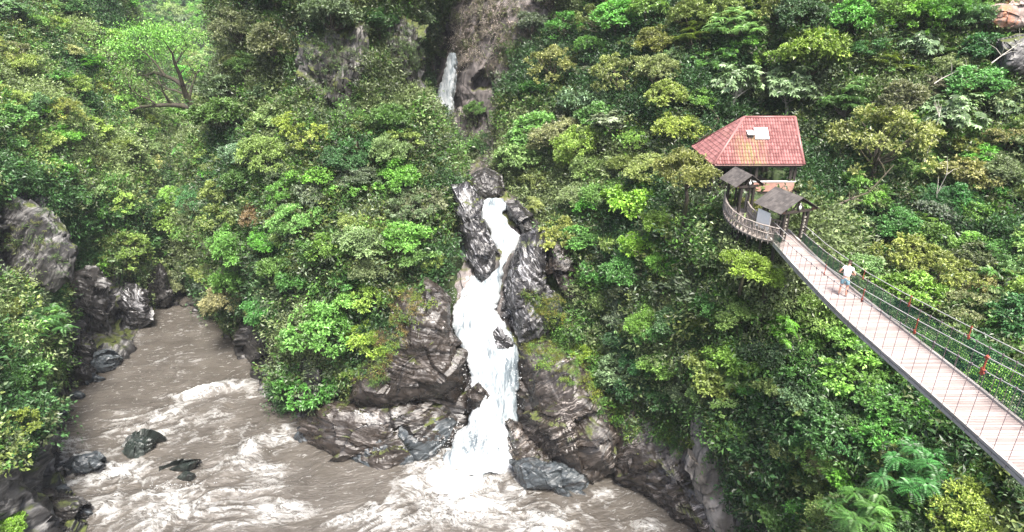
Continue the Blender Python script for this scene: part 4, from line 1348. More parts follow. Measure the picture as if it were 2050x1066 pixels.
for p, os_ in groups.items():
    os_.sort(key=lambda o: o['_u'])
    for i, o in enumerate(os_):
        o['label'] = p if len(os_) == 1 else '%s, %s' % (p, ORD[min(i, 7)] if i < len(os_) - 1 else 'rightmost')
        o['group'] = 'forest trees and shrubs on the slopes'
        del o['_p']; del o['_u']
print('trees', len(TREES))

# ---------------------------------------------------------------- undergrowth: nobody could count it
protos = bpy.data.collections.new('undergrowth_kinds')
def clump(nm, style, n, seed, L):
    g = np.random.default_rng(seed)
    if style == 'bush':
        k = 14
        cc = g.normal(size=(k, 3)) * np.array([0.5, 0.5, 0.28]) + np.array([0, 0, 0.35])
        idx = g.integers(0, k, n)
        C = cc[idx] + g.normal(size=(n, 3)) * np.array([0.17, 0.17, 0.11])
        D = g.normal(size=(n, 3)) + (C - np.array([0, 0, 0.1])) * 1.2
        N = g.normal(size=(n, 3)) * 0.5 + np.array([0, 0, 1.0]) + C * 0.3
        Ls = L * (0.6 + 0.8 * g.random(n))
        Wd = Ls * 0.5
    elif style == 'fern':
        fr = n // 22
        C, D, N, Ls = [], [], [], []
        for f in range(fr):
            a = g.random() * 6.28
            out = np.array([math.cos(a), math.sin(a), 0.8])
            out /= np.linalg.norm(out)
            side = np.cross(out, [0, 0, 1.0]); side /= np.linalg.norm(side)
            LL = 0.7 + 0.5 * g.random()
            for j in range(1, 12):
                s = j / 11
                p = out * LL * s - np.array([0, 0, 0.75]) * s * s
                for sg in (-1, 1):
                    C.append(p); D.append(side * sg + out * 0.4 - np.array([0, 0, 0.2])); N.append(np.array([0, 0, 1.0]) + 0.2 * g.normal(size=3)); Ls.append(L * (1.15 - s))
        C, D, N, Ls = map(np.array, (C, D, N, Ls))
        Wd = Ls * 0.35
    else:   # vines hanging down a face
        st = n // 16
        C, D, N = [], [], []
        for f in range(st):
            o = g.normal(size=3) * np.array([0.4, 0.4, 0.15])
            LL = 0.6 + 1.3 * g.random()
            for j in range(16):
                C.append(o + np.array([0.05 * g.normal(), 0.05 * g.normal(), -LL * j / 16]))
                D.append(np.array([g.normal(), g.normal(), -0.7])); N.append(np.array([g.normal() * .4, g.normal() * .4, 1.0]))
        C, D, N = map(np.array, (C, D, N))
        Ls = L * (0.6 + 0.8 * g.random(len(C)))
        Wd = Ls * 0.55
    me = leaves_mesh(nm, C, D, N, Ls, Wd, M_leaf_i, g.random(len(C)))
    o = bpy.data.objects.new(nm, me)
    protos.objects.link(o)
for i, (s, n, L) in enumerate([('bush', 260, 0.17), ('bush', 330, 0.13), ('bush', 220, 0.21), ('fern', 260, 0.17), ('vine', 256, 0.15), ('vine', 320, 0.12)]):
    clump('clump_%02d' % i, s, n, 100 + i, L)

def geo_stuff(name, pts, rot, scl, idx, tint, label=None, coll=None):
    me = bpy.data.meshes.new(name)
    n = len(pts)
    me.vertices.add(n)
    me.vertices.foreach_set('co', np.asarray(pts, np.float32).ravel())
    attr(me, 'rot', rot)
    attr(me, 'scl', scl)
    a = me.attributes.new('pick', 'INT', 'POINT')
    a.data.foreach_set('value', np.asarray(idx, np.int32))
    a = me.attributes.new('tint', 'FLOAT_COLOR', 'POINT')
    a.data.foreach_set('color', np.concatenate([tint, np.ones((n, 1))], 1).astype(np.float32).ravel())
    me.update()
    o = add_obj(name, me)
    ng = bpy.data.node_groups.new(name, 'GeometryNodeTree')
    ng.interface.new_socket('Geometry', in_out='INPUT', socket_type='NodeSocketGeometry')
    ng.interface.new_socket('Geometry', in_out='OUTPUT', socket_type='NodeSocketGeometry')
    N = ng.nodes
    gi, go = N.new('NodeGroupInput'), N.new('NodeGroupOutput')
    ip = N.new('GeometryNodeInstanceOnPoints')
    ci = N.new('GeometryNodeCollectionInfo')
    ci.inputs[0].default_value = coll or protos
    ci.inputs['Separate Children'].default_value = True
    ci.inputs['Reset Children'].default_value = True
    def named(nm, ty):
        q = N.new('GeometryNodeInputNamedAttribute')
        q.data_type = ty
        q.inputs['Name'].default_value = nm
        return q.outputs['Attribute']
    L = ng.links.new
    L(gi.outputs[0], ip.inputs['Points'])
    L(ci.outputs[0], ip.inputs['Instance'])
    ip.inputs['Pick Instance'].default_value = True
    L(named('pick', 'INT'), ip.inputs['Instance Index'])
    e2r = N.new('FunctionNodeEulerToRotation')
    L(named('rot', 'FLOAT_VECTOR'), e2r.inputs[0])
    L(e2r.outputs[0], ip.inputs['Rotation'])
    L(named('scl', 'FLOAT'), ip.inputs['Scale'])
    L(ip.outputs[0], go.inputs[0])
    m = o.modifiers.new('grow', 'NODES')
    m.node_group = ng
    tag(o, label, kind='stuff')
    return o

def sample_patch(key, dens, margin=90, ymax=200):
    Q, N = PATCH[key]
    a = Q[:-1, :-1]; b = Q[:-1, 1:]; c = Q[1:, :-1]; d = Q[1:, 1:]
    area = np.linalg.norm(np.cross(b - a, c - a), axis=2)
    n = rng.poisson(area * dens)
    i, j = np.nonzero(n)
    rep = n[i, j]
    i = np.repeat(i, rep); j = np.repeat(j, rep)
    s, t = rng.random(len(i))[:, None], rng.random(len(i))[:, None]
    P = Q[i, j] * (1 - s) * (1 - t) + Q[i, j + 1] * s * (1 - t) + Q[i + 1, j] * (1 - s) * t + Q[i + 1, j + 1] * s * t
    Nn = N[i, j]
    u, v, dep = proj(P)
    ok = (u > -margin * 2) & (u < 2050 + margin * 2) & (v > -margin * 2.2) & (v < 1066 + margin) & (P[:, 2] > 0.5) & (P[:, 1] < ymax) & (P[:, 1] > 5)
    return P[ok], Nn[ok], u[ok], v[ok], dep[ok]
def grow(key, dens, smin, smax, name, keep=None, label=None, seed=0, bright=1.0, ymax=200):
    P, N, u, v, dep = sample_patch(key, dens, ymax=ymax)
    m = np.array([key == 'D' or not any(poly_in(a, b, q) for q in BARE if q is not BARE[-2] and q is not BARE[-3]) for a, b in zip(u, v)])
    m &= ~((P[:, 0] > 11.7) & (P[:, 0] < 18.4) & (P[:, 1] > 37.5) & (P[:, 1] < 43.4) & (P[:, 2] > 19.2))
    m &= ~((P[:, 0] > 13.6) & (P[:, 0] < 18.4) & (P[:, 1] > 35.0) & (P[:, 1] < 38.2) & (P[:, 2] > 18.6))
    m &= ~((P[:, 0] > 11.6) & (P[:, 0] < 15.6) & (P[:, 1] > 28.8) & (P[:, 1] < 35.2) & (P[:, 2] > 18.9))
    if keep is not None:
        m &= keep(u, v, P)
    P, N, u, v = P[m], N[m], u[m], v[m]
    n = len(P)
    steep = np.abs(N[:, 2]) < 0.45
    idx = np.where(steep & (rng.random(n) < 0.4), rng.integers(4, 6, n), rng.integers(0, 4, n))
    rot = np.stack([rng.normal(size=n) * 0.25, rng.normal(size=n) * 0.25, rng.random(n) * 6.28], 1)
    scl = smin + (smax - smin) * rng.random(n)
    pal = np.array([c for _, c in PAL])
    # colour drifts over the slope in patches of one species
    q = fbm(P * 0.12, 3, 200 + seed) * 2.4 + 0.55 + rng.normal(size=n) * 0.16
    order = [1, 7, 2, 0, 3, 2, 5, 6]
    k = np.clip(q * 8, 0, 7.999).astype(int)
    tint = pal[np.array(order)[k]] * (0.5 + 0.45 * rng.random((n, 1))) * bright  # undergrowth colour darkened to deepen the shade between crowns
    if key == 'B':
        tint = tint * np.where(v < 200, 0.62, 1.0)[:, None]      # undergrowth colour darkened on the top for a dark silhouette
    P = P + N * 0.15
    print(name, n)
    return geo_stuff(name, P, rot, scl, idx, tint, label)
grow('C', 3.0, 0.7, 1.5, 'undergrowth', seed=1)
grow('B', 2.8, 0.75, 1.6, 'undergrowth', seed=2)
grow('A', 2.2, 0.7, 1.6, 'undergrowth', seed=3, bright=1.5, ymax=140)  # left hill leaf colours lightened for the pale hazy slope
grow('D', 1.6, 0.6, 1.2, 'hanging_plants', keep=lambda u, v, P: (v < 345) & (u > 895) & (vnoise(P * .3, 4) > -.15) & (((v > 190) & (u > 925 + (v - 190) * 0.1)) | ((u > 1000) & (v > 70))), seed=4)
P, N, u, v, dep = sample_patch('D', 3.0)
m = (v < 135) & (u > 905) & (u < 1075) & (vnoise(P * 0.35, 9) > -0.35)
P, N = P[m] + N[m] * .1, N[m]
n = len(P)
geo_stuff('dry_twigs', P, np.stack([rng.normal(size=n) * .3, rng.normal(size=n) * .3, rng.random(n) * 6.28], 1), .5 + .6 * rng.random(n), rng.integers(3, 6, n), np.array([(0.20, 0.165, 0.155), (0.15, 0.13, 0.11), (0.12, 0.14, 0.06), (0.24, 0.2, 0.19)])[rng.integers(0, 4, n)], 'dry greyish pink twigs covering the upper gorge wall')
# far forest on the hazy hill, haze partly put into paler leaf colours
far = bpy.data.collections.new('far_tree_kinds')
for i, kk in enumerate(('dome', 'fine', 'umbrella', 'finebush')):
    me = KINDS[kk][0][0].copy()
    me.materials.clear()
    me.materials.append(M_leaf_i)
    me.transform(Matrix.Translation((0, 0, -0.6)))
    far.objects.link(bpy.data.objects.new('far_crown_%d' % i, me))
P, N, u, v, dep = sample_patch('E', 0.05, ymax=360)
m = (v < 330) & (u < 640)
P, N = P[m], N[m]
n = len(P)
print('far', n)
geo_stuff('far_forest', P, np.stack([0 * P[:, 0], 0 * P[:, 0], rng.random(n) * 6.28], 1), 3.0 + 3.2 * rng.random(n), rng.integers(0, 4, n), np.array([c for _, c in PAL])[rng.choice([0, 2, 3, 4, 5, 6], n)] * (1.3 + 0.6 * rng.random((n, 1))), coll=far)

# ---- small plants rooted on the bare rocks
def rock_bvh():
    V, F, n = [], [], 0
    for o in SC.objects:
        if o.name.startswith('rock_outcrop'):
            me = o.data
            q = np.empty(len(me.vertices) * 3, np.float32)
            me.vertices.foreach_get('co', q)
            V += [tuple(map(float, x)) for x in q.reshape(-1, 3)]
            F += [tuple(i + n for i in pl.vertices) for pl in me.polygons]
            n = len(V)
    return BVHTree.FromPolygons(V, F)
RB = rock_bvh()
pts, tints = [], []
for poly, n, cols in (
    ([(1040,690),(1100,665),(1170,700),(1230,790),(1235,850),(1190,830),(1120,750),(1050,720)], 200, ((0.11,0.16,0.02),(0.09,0.10,0.015),(0.08,0.15,0.03))),
    ([(1190,800),(1300,810),(1390,880),(1370,920),(1290,880),(1215,860)], 220, ((0.07,0.15,0.03),(0.10,0.14,0.02),(0.04,0.09,0.02))),
    ([(700,760),(740,640),(800,560),(870,560),(860,620),(800,690),(760,770)], 150, ((0.10,0.13,0.02),(0.08,0.14,0.03),(0.12,0.09,0.03))),
    ([(600,80),(740,30),(745,120),(720,260),(640,260)], 110, ((0.06,0.09,0.03),(0.07,0.11,0.04),(0.05,0.07,0.03))),
    ([(745,50),(850,50),(850,200),(780,200)], 70, ((0.06,0.09,0.03),(0.07,0.11,0.04),(0.05,0.07,0.03))),
    ([(0,390),(110,430),(150,560),(60,560),(0,470)], 40, ((0.06,0.10,0.03),(0.07,0.11,0.03),(0.10,0.11,0.03))),
    ([(1400,820),(1440,880),(1500,980),(1530,1066),(1480,1000)], 60, ((0.06,0.13,0.03),(0.09,0.14,0.03),(0.05,0.09,0.02))),
    ([(1050,590),(1120,600),(1160,610),(1130,660),(1090,650)], 60, ((0.08,0.12,0.02),(0.10,0.10,0.015),(0.05,0.09,0.02)))):
    us = [q[0] for q in poly]; vs = [q[1] for q in poly]
    for _ in range(n * 3):
        u, v = random.uniform(min(us), max(us)), random.uniform(min(vs), max(vs))
        if not poly_in(u, v, poly):
            continue
        if vnoise(np.array([[u * .03, v * .03, 3.3]]))[0] < -0.12:
            continue
        loc, nor, _, _ = RB.ray_cast(CAM, Vector(ray(u, v)).normalized())
        if loc is None:
            continue
        pts.append(tuple(loc)); tints.append(random.choice(cols))
        if len(pts) > 4000:
            break
n = len(pts)
geo_stuff('rock_plants', np.array(pts), np.stack([rng.normal(size=n) * .2, rng.normal(size=n) * .2, rng.random(n) * 6.28], 1), .22 + .33 * rng.random(n), rng.integers(0, 6, n), np.array(tints) * (0.8 + .4 * rng.random((n, 1))), 'moss and small plants growing on the wet rocks')
print('rock plants', n)
# ---------------------------------------------------------------- suspension bridge
def wood(name, a, b, rough=0.75, grain=(1, 8, 8)):
    t = NT(name)
    P = t.n('ShaderNodeTexCoord').outputs['Object']
    n = t.noise(t.mapping(P, grain), 1.5, 6, 0.65)
    n2 = t.noise(P, 1.1, 4, 0.6)
    isl = t.n('ShaderNodeNewGeometry').outputs['Random Per Island']
    col = t.ramp(t.math('ADD', t.math('MULTIPLY', n, 0.5), t.math('ADD', t.math('MULTIPLY', isl, 0.35), t.math('MULTIPLY', n2, 0.2))), [(0.25, a), (0.8, b)])
    t.l(col, t.b.inputs['Base Color'])
    t.b.inputs['Roughness'].default_value = rough
    t.l(t.bump(n, 0.4, 0.01), t.b.inputs['Normal'])
    return t.m
M_plank = wood('weathered pale planks', (0.16, 0.125, 0.115), (0.35, 0.295, 0.28))
M_curb = wood('grey curb timber', (0.22, 0.2, 0.18), (0.42, 0.39, 0.36))
M_dark = wood('dark stained timber', (0.012, 0.010, 0.009), (0.045, 0.035, 0.03), 0.6)
M_brownw = wood('reddish timber', (0.06, 0.03, 0.02), (0.13, 0.065, 0.05))
M_stick = wood('grey woven sticks', (0.10, 0.085, 0.075), (0.3, 0.26, 0.23))
M_cable = simple_mat('galvanised cable', (0.36, 0.35, 0.34), 0.5, 0.2, 30, metal=0.3)
M_hang = simple_mat('rusty purple hanger rod', (0.15, 0.11, 0.12), 0.6, 0.25, 20)
M_red = simple_mat('red oxide paint', (0.28, 0.06, 0.035), 0.6, 0.35, 15)
M_net = simple_mat('green netting', (0.02, 0.095, 0.05), 0.7, 0.2, 10, bump=0)
M_white = simple_mat('white paint', (0.68, 0.68, 0.66), 0.6, 0.08, 6)
M_shingle = wood('grey roof shingles', (0.028, 0.024, 0.022), (0.10, 0.088, 0.08), 0.7)
M_concrete = simple_mat('mossy concrete', (0.22, 0.2, 0.17), 0.85, 0.35, 3)

BY = [32.5, 29.6, 27.1, 24, 21.6, 17.4, 13.2, 9, 3]
BX = [13.4, 13.3, 13.2, 13.14, 13.17, 13.48, 13.7, 13.8, 13.9]
BW = [1.37, 1.37, 1.42, 1.62, 1.76, 1.8, 1.76, 1.75, 1.75]
BY_, BX_, BW_ = BY[::-1], BX[::-1], BW[::-1]
def bl(y):
    return float(np.interp(y, BY_, BX_))
def bw(y):
    return float(np.interp(y, BY_, BW_))
def bz(y):
    return 20.0 - 0.10 * math.sin(max(0, min(1, (y - 3) / 28)) * math.pi)
YS = [30.2, 27, 24, 21.5, 18, 15, 12, 9, 3][::-1]
HC = {('far', 1): [.95, 1.0, 1.12, 1.35, 1.75, 2.15, 2.6, 3.1, 4.2][::-1], ('far', 0): [.55, .65, .8, 1.02, 1.4, 1.78, 2.2, 2.7, 3.8][::-1],
      ('near', 1): [1.0, 1.12, 1.35, 1.62, 2.02, 2.45, 2.9, 3.4, 4.5][::-1], ('near', 0): [.65, .78, .98, 1.22, 1.6, 2.02, 2.5, 3.0, 4.1][::-1]}
def hc(side, k, y):
    return float(np.interp(y, YS, HC[(side, k)]))
root = empty('suspension_bridge', (13.9, 30.0, 20.0))
tag(root, 'long plank suspension bridge with red clamps and green netting running to the gate', 'footbridge')
O = Vector((13.9, 30.0, 20.0))
mb = MB()
y = 31.6
k = 0
while y > 3:
    wv = random.uniform(-.004, .004)
    x0, x1 = bl(y) + 0.04, bl(y) + bw(y) - 0.04
    mb.box(Vector(((x0 + x1) / 2 + random.uniform(-.015, .015), y, bz(y) + wv)) - O, (x1 - x0, 0.108, 0.04))
    y -= 0.128
mb.build('deck', M_plank, root)
for side in ('near', 'far'):
    mb = MB()
    yy = np.arange(31.6, 3, -1.2)
    for a, b in zip(yy[:-1], yy[1:]):
        xa = bl(a) + (0 if side == 'near' else bw(a))
        xb = bl(b) + (0 if side == 'near' else bw(b))
        mb.bar(Vector((xa, a, bz(a) + 0.05)) - O, Vector((xb, b + 0.01, bz(b) + 0.05)) - O, 0.10, 0.09)
        mb.bar(Vector((xa, a, bz(a) - 0.10)) - O, Vector((xb, b, bz(b) - 0.10)) - O, 0.06, 0.12)
    mb.build('edge_beam', M_curb, root)
    for k in (1, 0):
        mb = MB()
        ys = list(np.linspace(30.1, 3, 40))
        mb.tube([Vector((bl(q) + (-.03 if side == 'near' else bw(q) + .03), q, bz(q) + hc(side, k, q))) - O for q in ys], 0.017, 6)
        mb.build('cable', M_cable, root, smooth=True)
    y = 29.6
    n = 0
    while y > 5.5 and n < 46:
        x = bl(y) + (-.03 if side == 'near' else bw(y) + .03)
        mb = MB()
        mb.tube([Vector((x, y, bz(y) - .12)) - O, Vector((x, y, bz(y) + hc(side, 0, y))) - O], 0.009, 5)
        mb.tube([Vector((x, y, bz(y) + hc(side, 0, y) - .04)) - O, Vector((x, y, bz(y) + hc(side, 0, y) + .04)) - O], 0.028, 5)
        mb.build('hanger', M_hang, root)
        y -= 0.53
        n += 1
    # red tie clamps joining the cables
    for y, s in ((24.1, .45), (21.2, .55), (18.3, .6), (15.4, 1.0), (12.6, .7), (9.5, .7)):
        x = bl(y) + (-.03 if side == 'near' else bw(y) + .03)
        mb = MB()
        z0, z1 = bz(y) + hc(side, 0, y), bz(y) + hc(side, 1, y)
        mb.tube([Vector((x, y, z0 - .16 * s)) - O, Vector((x, y, z1 + .06)) - O], .02 * s + .006, 6)
        for zz in (z0, z1, z0 - .1 * s):
            mb.box(Vector((x, y, zz)) - O, (.085 * s, .10 * s, .085 * s), Euler((0.4, 0, .3)).to_matrix())
        mb.tube([Vector((x, y - .08, z0)) - O, Vector((x, y + .08, z0 + .03)) - O], .035 * s, 6)
        mb.build('clamp', M_red, root)
    # netting between the deck edge and the lower cable
    mb = MB()
    ymax, ymin = (29.9, 4.5) if side == 'far' else (29.9, 28.4)
    w = 0.013
    ys = np.arange(ymax, ymin, -0.085)
    hn = lambda q: hc(side, 0, q) * (0.93 if side == 'far' else .9)
    for q in ys:
        x = bl(q) + (-.045 if side == 'near' else bw(q) + .045)
        a, b = Vector((x, q, bz(q))) - O, Vector((x, q - .04, bz(q) + hn(q))) - O
        mb.add([a + Vector((0, -w, 0)), a + Vector((0, w, 0)), b + Vector((0, w, 0)), b + Vector((0, -w, 0))], [(0, 1, 2, 3)])
    for j in range(1, 15):
        f = j / 14
        for qa, qb in zip(ys[:-6:6], ys[6::6]):
            xa = bl(qa) + (-.045 if side == 'near' else bw(qa) + .045) + .002
            xb = bl(qb) + (-.045 if side == 'near' else bw(qb) + .045) + .002
            a, b = Vector((xa, qa, bz(qa) + hn(qa) * f)) - O, Vector((xb, qb, bz(qb) + hn(qb) * f)) - O
            mb.add([a + Vector((0, 0, -w)), a + Vector((0, 0, w)), b + Vector((0, 0, w)), b + Vector((0, 0, -w))], [(0, 1, 2, 3)])
    mb.build('netting', M_net, root)
for xo in (.3, .85, 1.35):
    mb = MB()
    mb.tube([Vector((bl(q) + xo, q, bz(q) - .07)) - O for q in np.linspace(31.5, 3, 12)], 0.03, 6)
    mb.build('deck_cable', M_cable, root)

# ---------------------------------------------------------------- roofed gates
def gate(loc, yaw, W_, H_, rise, dep, ov, label, panel, lamp_off=0.0, left_posts=True):
    r = empty('bridge_gate' if panel else 'path_gate', loc, yaw)
    tag(r, label, 'gate')
    hw = W_ / 2
    def slope(s):
        mb = MB()
        a = math.atan2(rise, hw + ov)
        n = 8
        L = math.hypot(hw + ov, rise) / n
        for i in range(n):           # overlapping shingle courses, each of many boards
            d = (i + .5) * L
            x, z = s * d * math.cos(a), H_ + rise - d * math.sin(a) + .012 * (n - i) * 0
            ny = 11
            for j in range(ny):
                yw = (dep + .3) / ny
                yy = -dep / 2 - .15 + (j + .5) * yw
                mb.box((x, yy, z + .035 + random.uniform(0, .008)), (L * 1.12, yw * .97, .028), Euler((0, s * (a + .05), 0)).to_matrix())
        return mb.build('roof_slope', M_shingle, r)
    slope(-1); slope(1)
    for yy in (-dep / 2 + .05, dep / 2 - .05):
        mb = MB()
        for s in (-1, 1):
            mb.bar((s * (hw + ov - .02), yy, H_ - .01), (0, yy, H_ + rise - .02), .07, .12)
        mb.bar((-hw - .2, yy, H_ - .02), (hw + .2, yy, H_ - .02), .09, .12)
        mb.bar((0, yy, H_), (0, yy, H_ + rise - .05), .08, .08)
        for s in (-1, 1):
            mb.bar((s * hw * .55, yy, H_), (s * hw * .12, yy, H_ + rise * .55), .06, .06)
        mb.build('gable_frame', M_dark, r)
    for s in (-1, 1):
        mb = MB()
        for q in (0, 1):
            x0, x1 = s * (hw + ov) * .98, s * (hw + ov) * .68
            mb.add([(x0, -dep / 2 + q * .03 - .02, H_ - .02), (x1, -dep / 2 + q * .03 - .02, H_ - .02), (x1, -dep / 2 + q * .03 - .02, H_ + rise * .27)], [(0, 1, 2)])
        mb.build('eave_board', M_brownw, r)
        for yy in (-dep / 2 + .1, dep / 2 - .1):
            mb = MB()
            mb.box((s * hw, yy, H_ / 2), (.13, .13, H_))
            mb.build('post', M_dark, r, bevel=.01)
            if s == 1 or panel:
                mb = MB()
                mb.box((s * (hw - .24), yy, H_ / 2), (.09, .09, H_))
                mb.build('post', M_dark, r, bevel=.01)
        mb = MB()
        if panel:
            for zz in np.linspace(.15, H_ * .75, 7):
                mb.box((s * (hw - .12), -dep / 2 + .1, zz), (.2, .06, .09))
            mb.build('stone_infill', M_concrete, r)
    mb = MB()
    V = [(0, -dep / 2 - .03, H_ + rise * .55), (0, -dep / 2 - .03, H_ + rise * .25)]
    mb.tube([(lamp_off, -dep / 2 - .05, H_ + rise * .62), (lamp_off, -dep / 2 - .05, H_ + rise * .42)], [.012, .02], 6)
    mb.tube([(lamp_off, -dep / 2 - .05, H_ + rise * .44), (lamp_off, -dep / 2 - .05, H_ + rise * .38), (lamp_off, -dep / 2 - .05, H_ + rise * .2), (lamp_off, -dep / 2 - .05, H_ + rise * .12)], [.03, .07, .06, .02], 8)
    mb.build('lantern', M_white, r, smooth=True)
    if panel:
        mb = MB()
        mb.box((-hw - ov + .12, .25, .95), (.05, .9, .95))
        mb.box((-hw - ov + .12, -.2, .6), (.09, .09, 1.3))
        mb.build('side_board', M_white, r)
    return r
gate((14.1, 30.9, 19.98), math.radians(20), 1.45, 1.62, .72, 1.7, .52, 'dark timber gate with grey gable roof and lantern at the far bridge end', True)
gate((12.75, 33.9, 20.3), math.radians(12), .75, 1.68, .62, 1.5, .5, 'narrow gable roofed gate on the curved walkway below the hut', False)

# ---------------------------------------------------------------- curved walkway with stick railings
wp = np.array([[12.75, 34.6, 20.32], [12.42, 33.3, 20.28], [12.35, 32.3, 20.2], [12.6, 31.3, 20.1], [13.1, 30.6, 20.04], [13.7, 30.25, 20.0]])
WPT = catmull(wp, 40)
tv = np.gradient(WPT, axis=0); tv /= np.linalg.norm(tv, axis=1, keepdims=True)
sv = np.cross(tv, [0, 0, 1.0]); sv /= np.linalg.norm(sv, axis=1, keepdims=True)
wr = empty('walkway', tuple(wp[0]))
tag(wr, 'curved raised walkway with woven stick railings between the two gates', 'walkway')
ow = Vector(wp[0])
mb = MB()
for i in range(0, 39):
    a = WPT[i]
    mb.bar(Vector(a - sv[i] * .55) - ow, Vector(a + sv[i] * .55) - ow, .17, .05)
mb.build('floor_boards', M_stick, wr)
for s in (-1, 1):
    mb = MB()
    e = [Vector(WPT[i] + sv[i] * .58 * s) - ow for i in range(40)]
    for h_ in (.08, .45, .82):
        mb.tube([p + Vector((0, 0, h_ + random.uniform(-.02, .02))) for p in e[::3]], .04, 5)
    for i in range(0, 38, 2):
        mb.tube([e[i] + Vector((0, 0, -.1)), e[i] + Vector((random.uniform(-.04, .04), 0, .85))], .03, 5)
        mb.tube([e[i] + Vector((0, 0, .08)), e[min(39, i + 2)] + Vector((0, 0, .8))], .022, 5)
        mb.tube([e[i] + Vector((0, 0, .8)), e[min(39, i + 2)] + Vector((0, 0, .08))], .022, 5)
    mb.build('railing', M_stick, wr)
mb = MB()
for i in range(2, 40, 7):
    g = ground(WPT[i][0], WPT[i][1], WPT[i][2] - .2)
    zb = (g.z if g else 15) - 1
    mb.tube([Vector(WPT[i]) - ow + Vector((0, 0, -.03)), Vector((WPT[i][0], WPT[i][1], zb)) - ow], .09, 6)
mb.build('support_post', M_dark, wr)

# ---------------------------------------------------------------- the hut with the red roof
hut = empty('hut', (15.0, 40.5, 20.0))
tag(hut, 'open viewing hut with a large red hipped tile roof and pink balcony board', 'hut')
HX0, HX1, HY0, HY1, HE, HR, RXL = 12.4, 17.95, 38.0, 43.0, 21.85, 24.25, 14.75
HM = (HY0 + HY1) / 2
def roof_mat():
    t = NT('red roof tiles')
    P = t.pos()
    isl = t.n('ShaderNodeNewGeometry').outputs['Random Per Island']
    n = t.noise(P, 3.0, 4, 0.6)
    col = t.ramp(t.math('ADD', t.math('MULTIPLY', isl, .5), t.math('MULTIPLY', n, .5)), [(0.3, (0.13, 0.045, 0.042)), (0.7, (0.23, 0.10, 0.094))])
    # rust and lichen runs below the vents
    x = t.n('ShaderNodeSeparateXYZ')
    t.l(P, x.inputs[0])
    run = t.noise(t.mapping(P, (6, .8, .8)), 1.6, 5, .6)
    mx = t.rng(t.math('ABSOLUTE', t.math('SUBTRACT', x.outputs[0], 14.75)), 0.3, 1.25, 1.0, 0.0)
    mz = t.rng(x.outputs[2], 23.0, 23.6, 1.0, 0.0)
    m = t.math('MULTIPLY', t.math('MULTIPLY', mx, mz), t.rng(run, .42, .6))
    col = t.mix(t.math('MULTIPLY', m, .85), col, t.ramp(run, [(.45, (.30, .2, .10)), (.62, (.16, .15, .05))]))
    t.l(col, t.b.inputs['Base Color'])
    t.b.inputs['Roughness'].default_value = .5
    t.b.inputs['Specular IOR Level'].default_value = .5
    return t.m
M_roof = roof_mat()
def roof_plane(name, corners, flow, step=.17, tile=.26):
    """tiles laid over a planar polygon: columns across, courses down the flow direction"""
    pl = [Vector(c) for c in corners]
    o = pl[0]
    nrm = (pl[1] - pl[0]).cross(pl[2] - pl[0]).normalized()
    if nrm.z < 0:
        nrm = -nrm
    f = Vector(flow); f = (f - nrm * f.dot(nrm)).normalized()
    a = nrm.cross(f).normalized()
    pts = [((p - o).dot(a), (p - o).dot(f)) for p in pl]
    x0, x1 = min(p[0] for p in pts), max(p[0] for p in pts)
    y0, y1 = min(p[1] for p in pts), max(p[1] for p in pts)
    mb = MB()
    x = x0
    while x < x1:
        y = y0
        while y < y1:
            if poly_in(x + step / 2, y + tile / 2, pts):
                V = []
                for k in range(7):
                    s = k / 6
                    hgt = .02 + .055 * math.sin(s * math.pi)
                    for yy, lift in ((y, .0), (y + tile * 1.08, .035)):
                        V.append(o + a * (x + step * s) + f * yy + nrm * (hgt + lift))
                mb.add(V, [(2 * k, 2 * k + 1, 2 * k + 3, 2 * k + 2) for k in range(6)])
            y += tile
        x += step
    # under-sheet gives the roof its body
    n = len(pl)
    V = [p - nrm * .0 for p in pl] + [p - nrm * .09 for p in pl]
    mb.add(V, [tuple(range(n)), tuple(range(n, 2 * n))[::-1]] + [(i, (i + 1) % n, n + (i + 1) % n, n + i) for i in range(n)])
    ob = mb.build(name, M_roof, hut)
    ob.location = Vector((0, 0, 0)) - Vector(hut.location)
    return ob
FL, FR, BR_, BL_ = (HX0, HY0, HE), (HX1, HY0, HE), (HX1, HY1, HE), (HX0, HY1, HE)
RL, RR = (RXL, HM, HR), (HX1 + .02, HM, HR)
roof_plane('roof', [FL, FR, RR, RL], (0, -1, -1))
roof_plane('roof_hip', [BL_, FL, RL], (-1, 0, -.9))
roof_plane('roof_back', [BR_, BL_, RL, RR], (0, 1, -1))
def hbox(name, c, s, m, rot=None, bevel=0):
    ob = MB().box(Vector(c) - Vector(hut.location), s, rot).build(name, m, hut, bevel=bevel)
    return ob
mb = MB()
for a, b in ((RL, RR), (FL, RL), (BL_, RL), (FR, RR)):
    mb.tube([Vector(a) - Vector(hut.location) + Vector((0, 0, .06)), Vector(b) - Vector(hut.location) + Vector((0, 0, .06))], .09, 8)
mb.build('ridge_cap', M_roof, hut, smooth=True)
sl = math.atan2(HR - HE, HM - HY0)
def on_roof(u, v):
    # the point of the front slope seen at this place
    d = ray(u, v)
    n = np.array([0, -math.sin(sl), math.cos(sl)])
    p0 = np.array([HX0, HY0, HE])
    t = ((p0 - np.array([0, 0, CH])) @ n) / (d @ n)
    return np.array([0, 0, CH]) + d * t
R_ = Euler((sl, 0, 0)).to_matrix()
p = on_roof(1523, 271)
hbox('skylight', p + np.array([0, -.05, .09]), (.86, .84, .16), M_white, R_, .02)
M_glass = simple_mat('sky lit glass', (0.45, 0.6, 0.7), 0.15, 0.05, 2, bump=0)
hbox('skylight_pane', p + np.array([0, -.10, .155]), (.56, .6, .06), M_glass, R_)
p = on_roof(1501, 276)
hbox('vent', p + np.array([0, .08, .14]), (.36, .42, .30), M_dark)
hbox('vent_cap', p + np.array([0, .0, .31]), (.40, .42, .03), M_white, Euler((.5, 0, 0)).to_matrix())
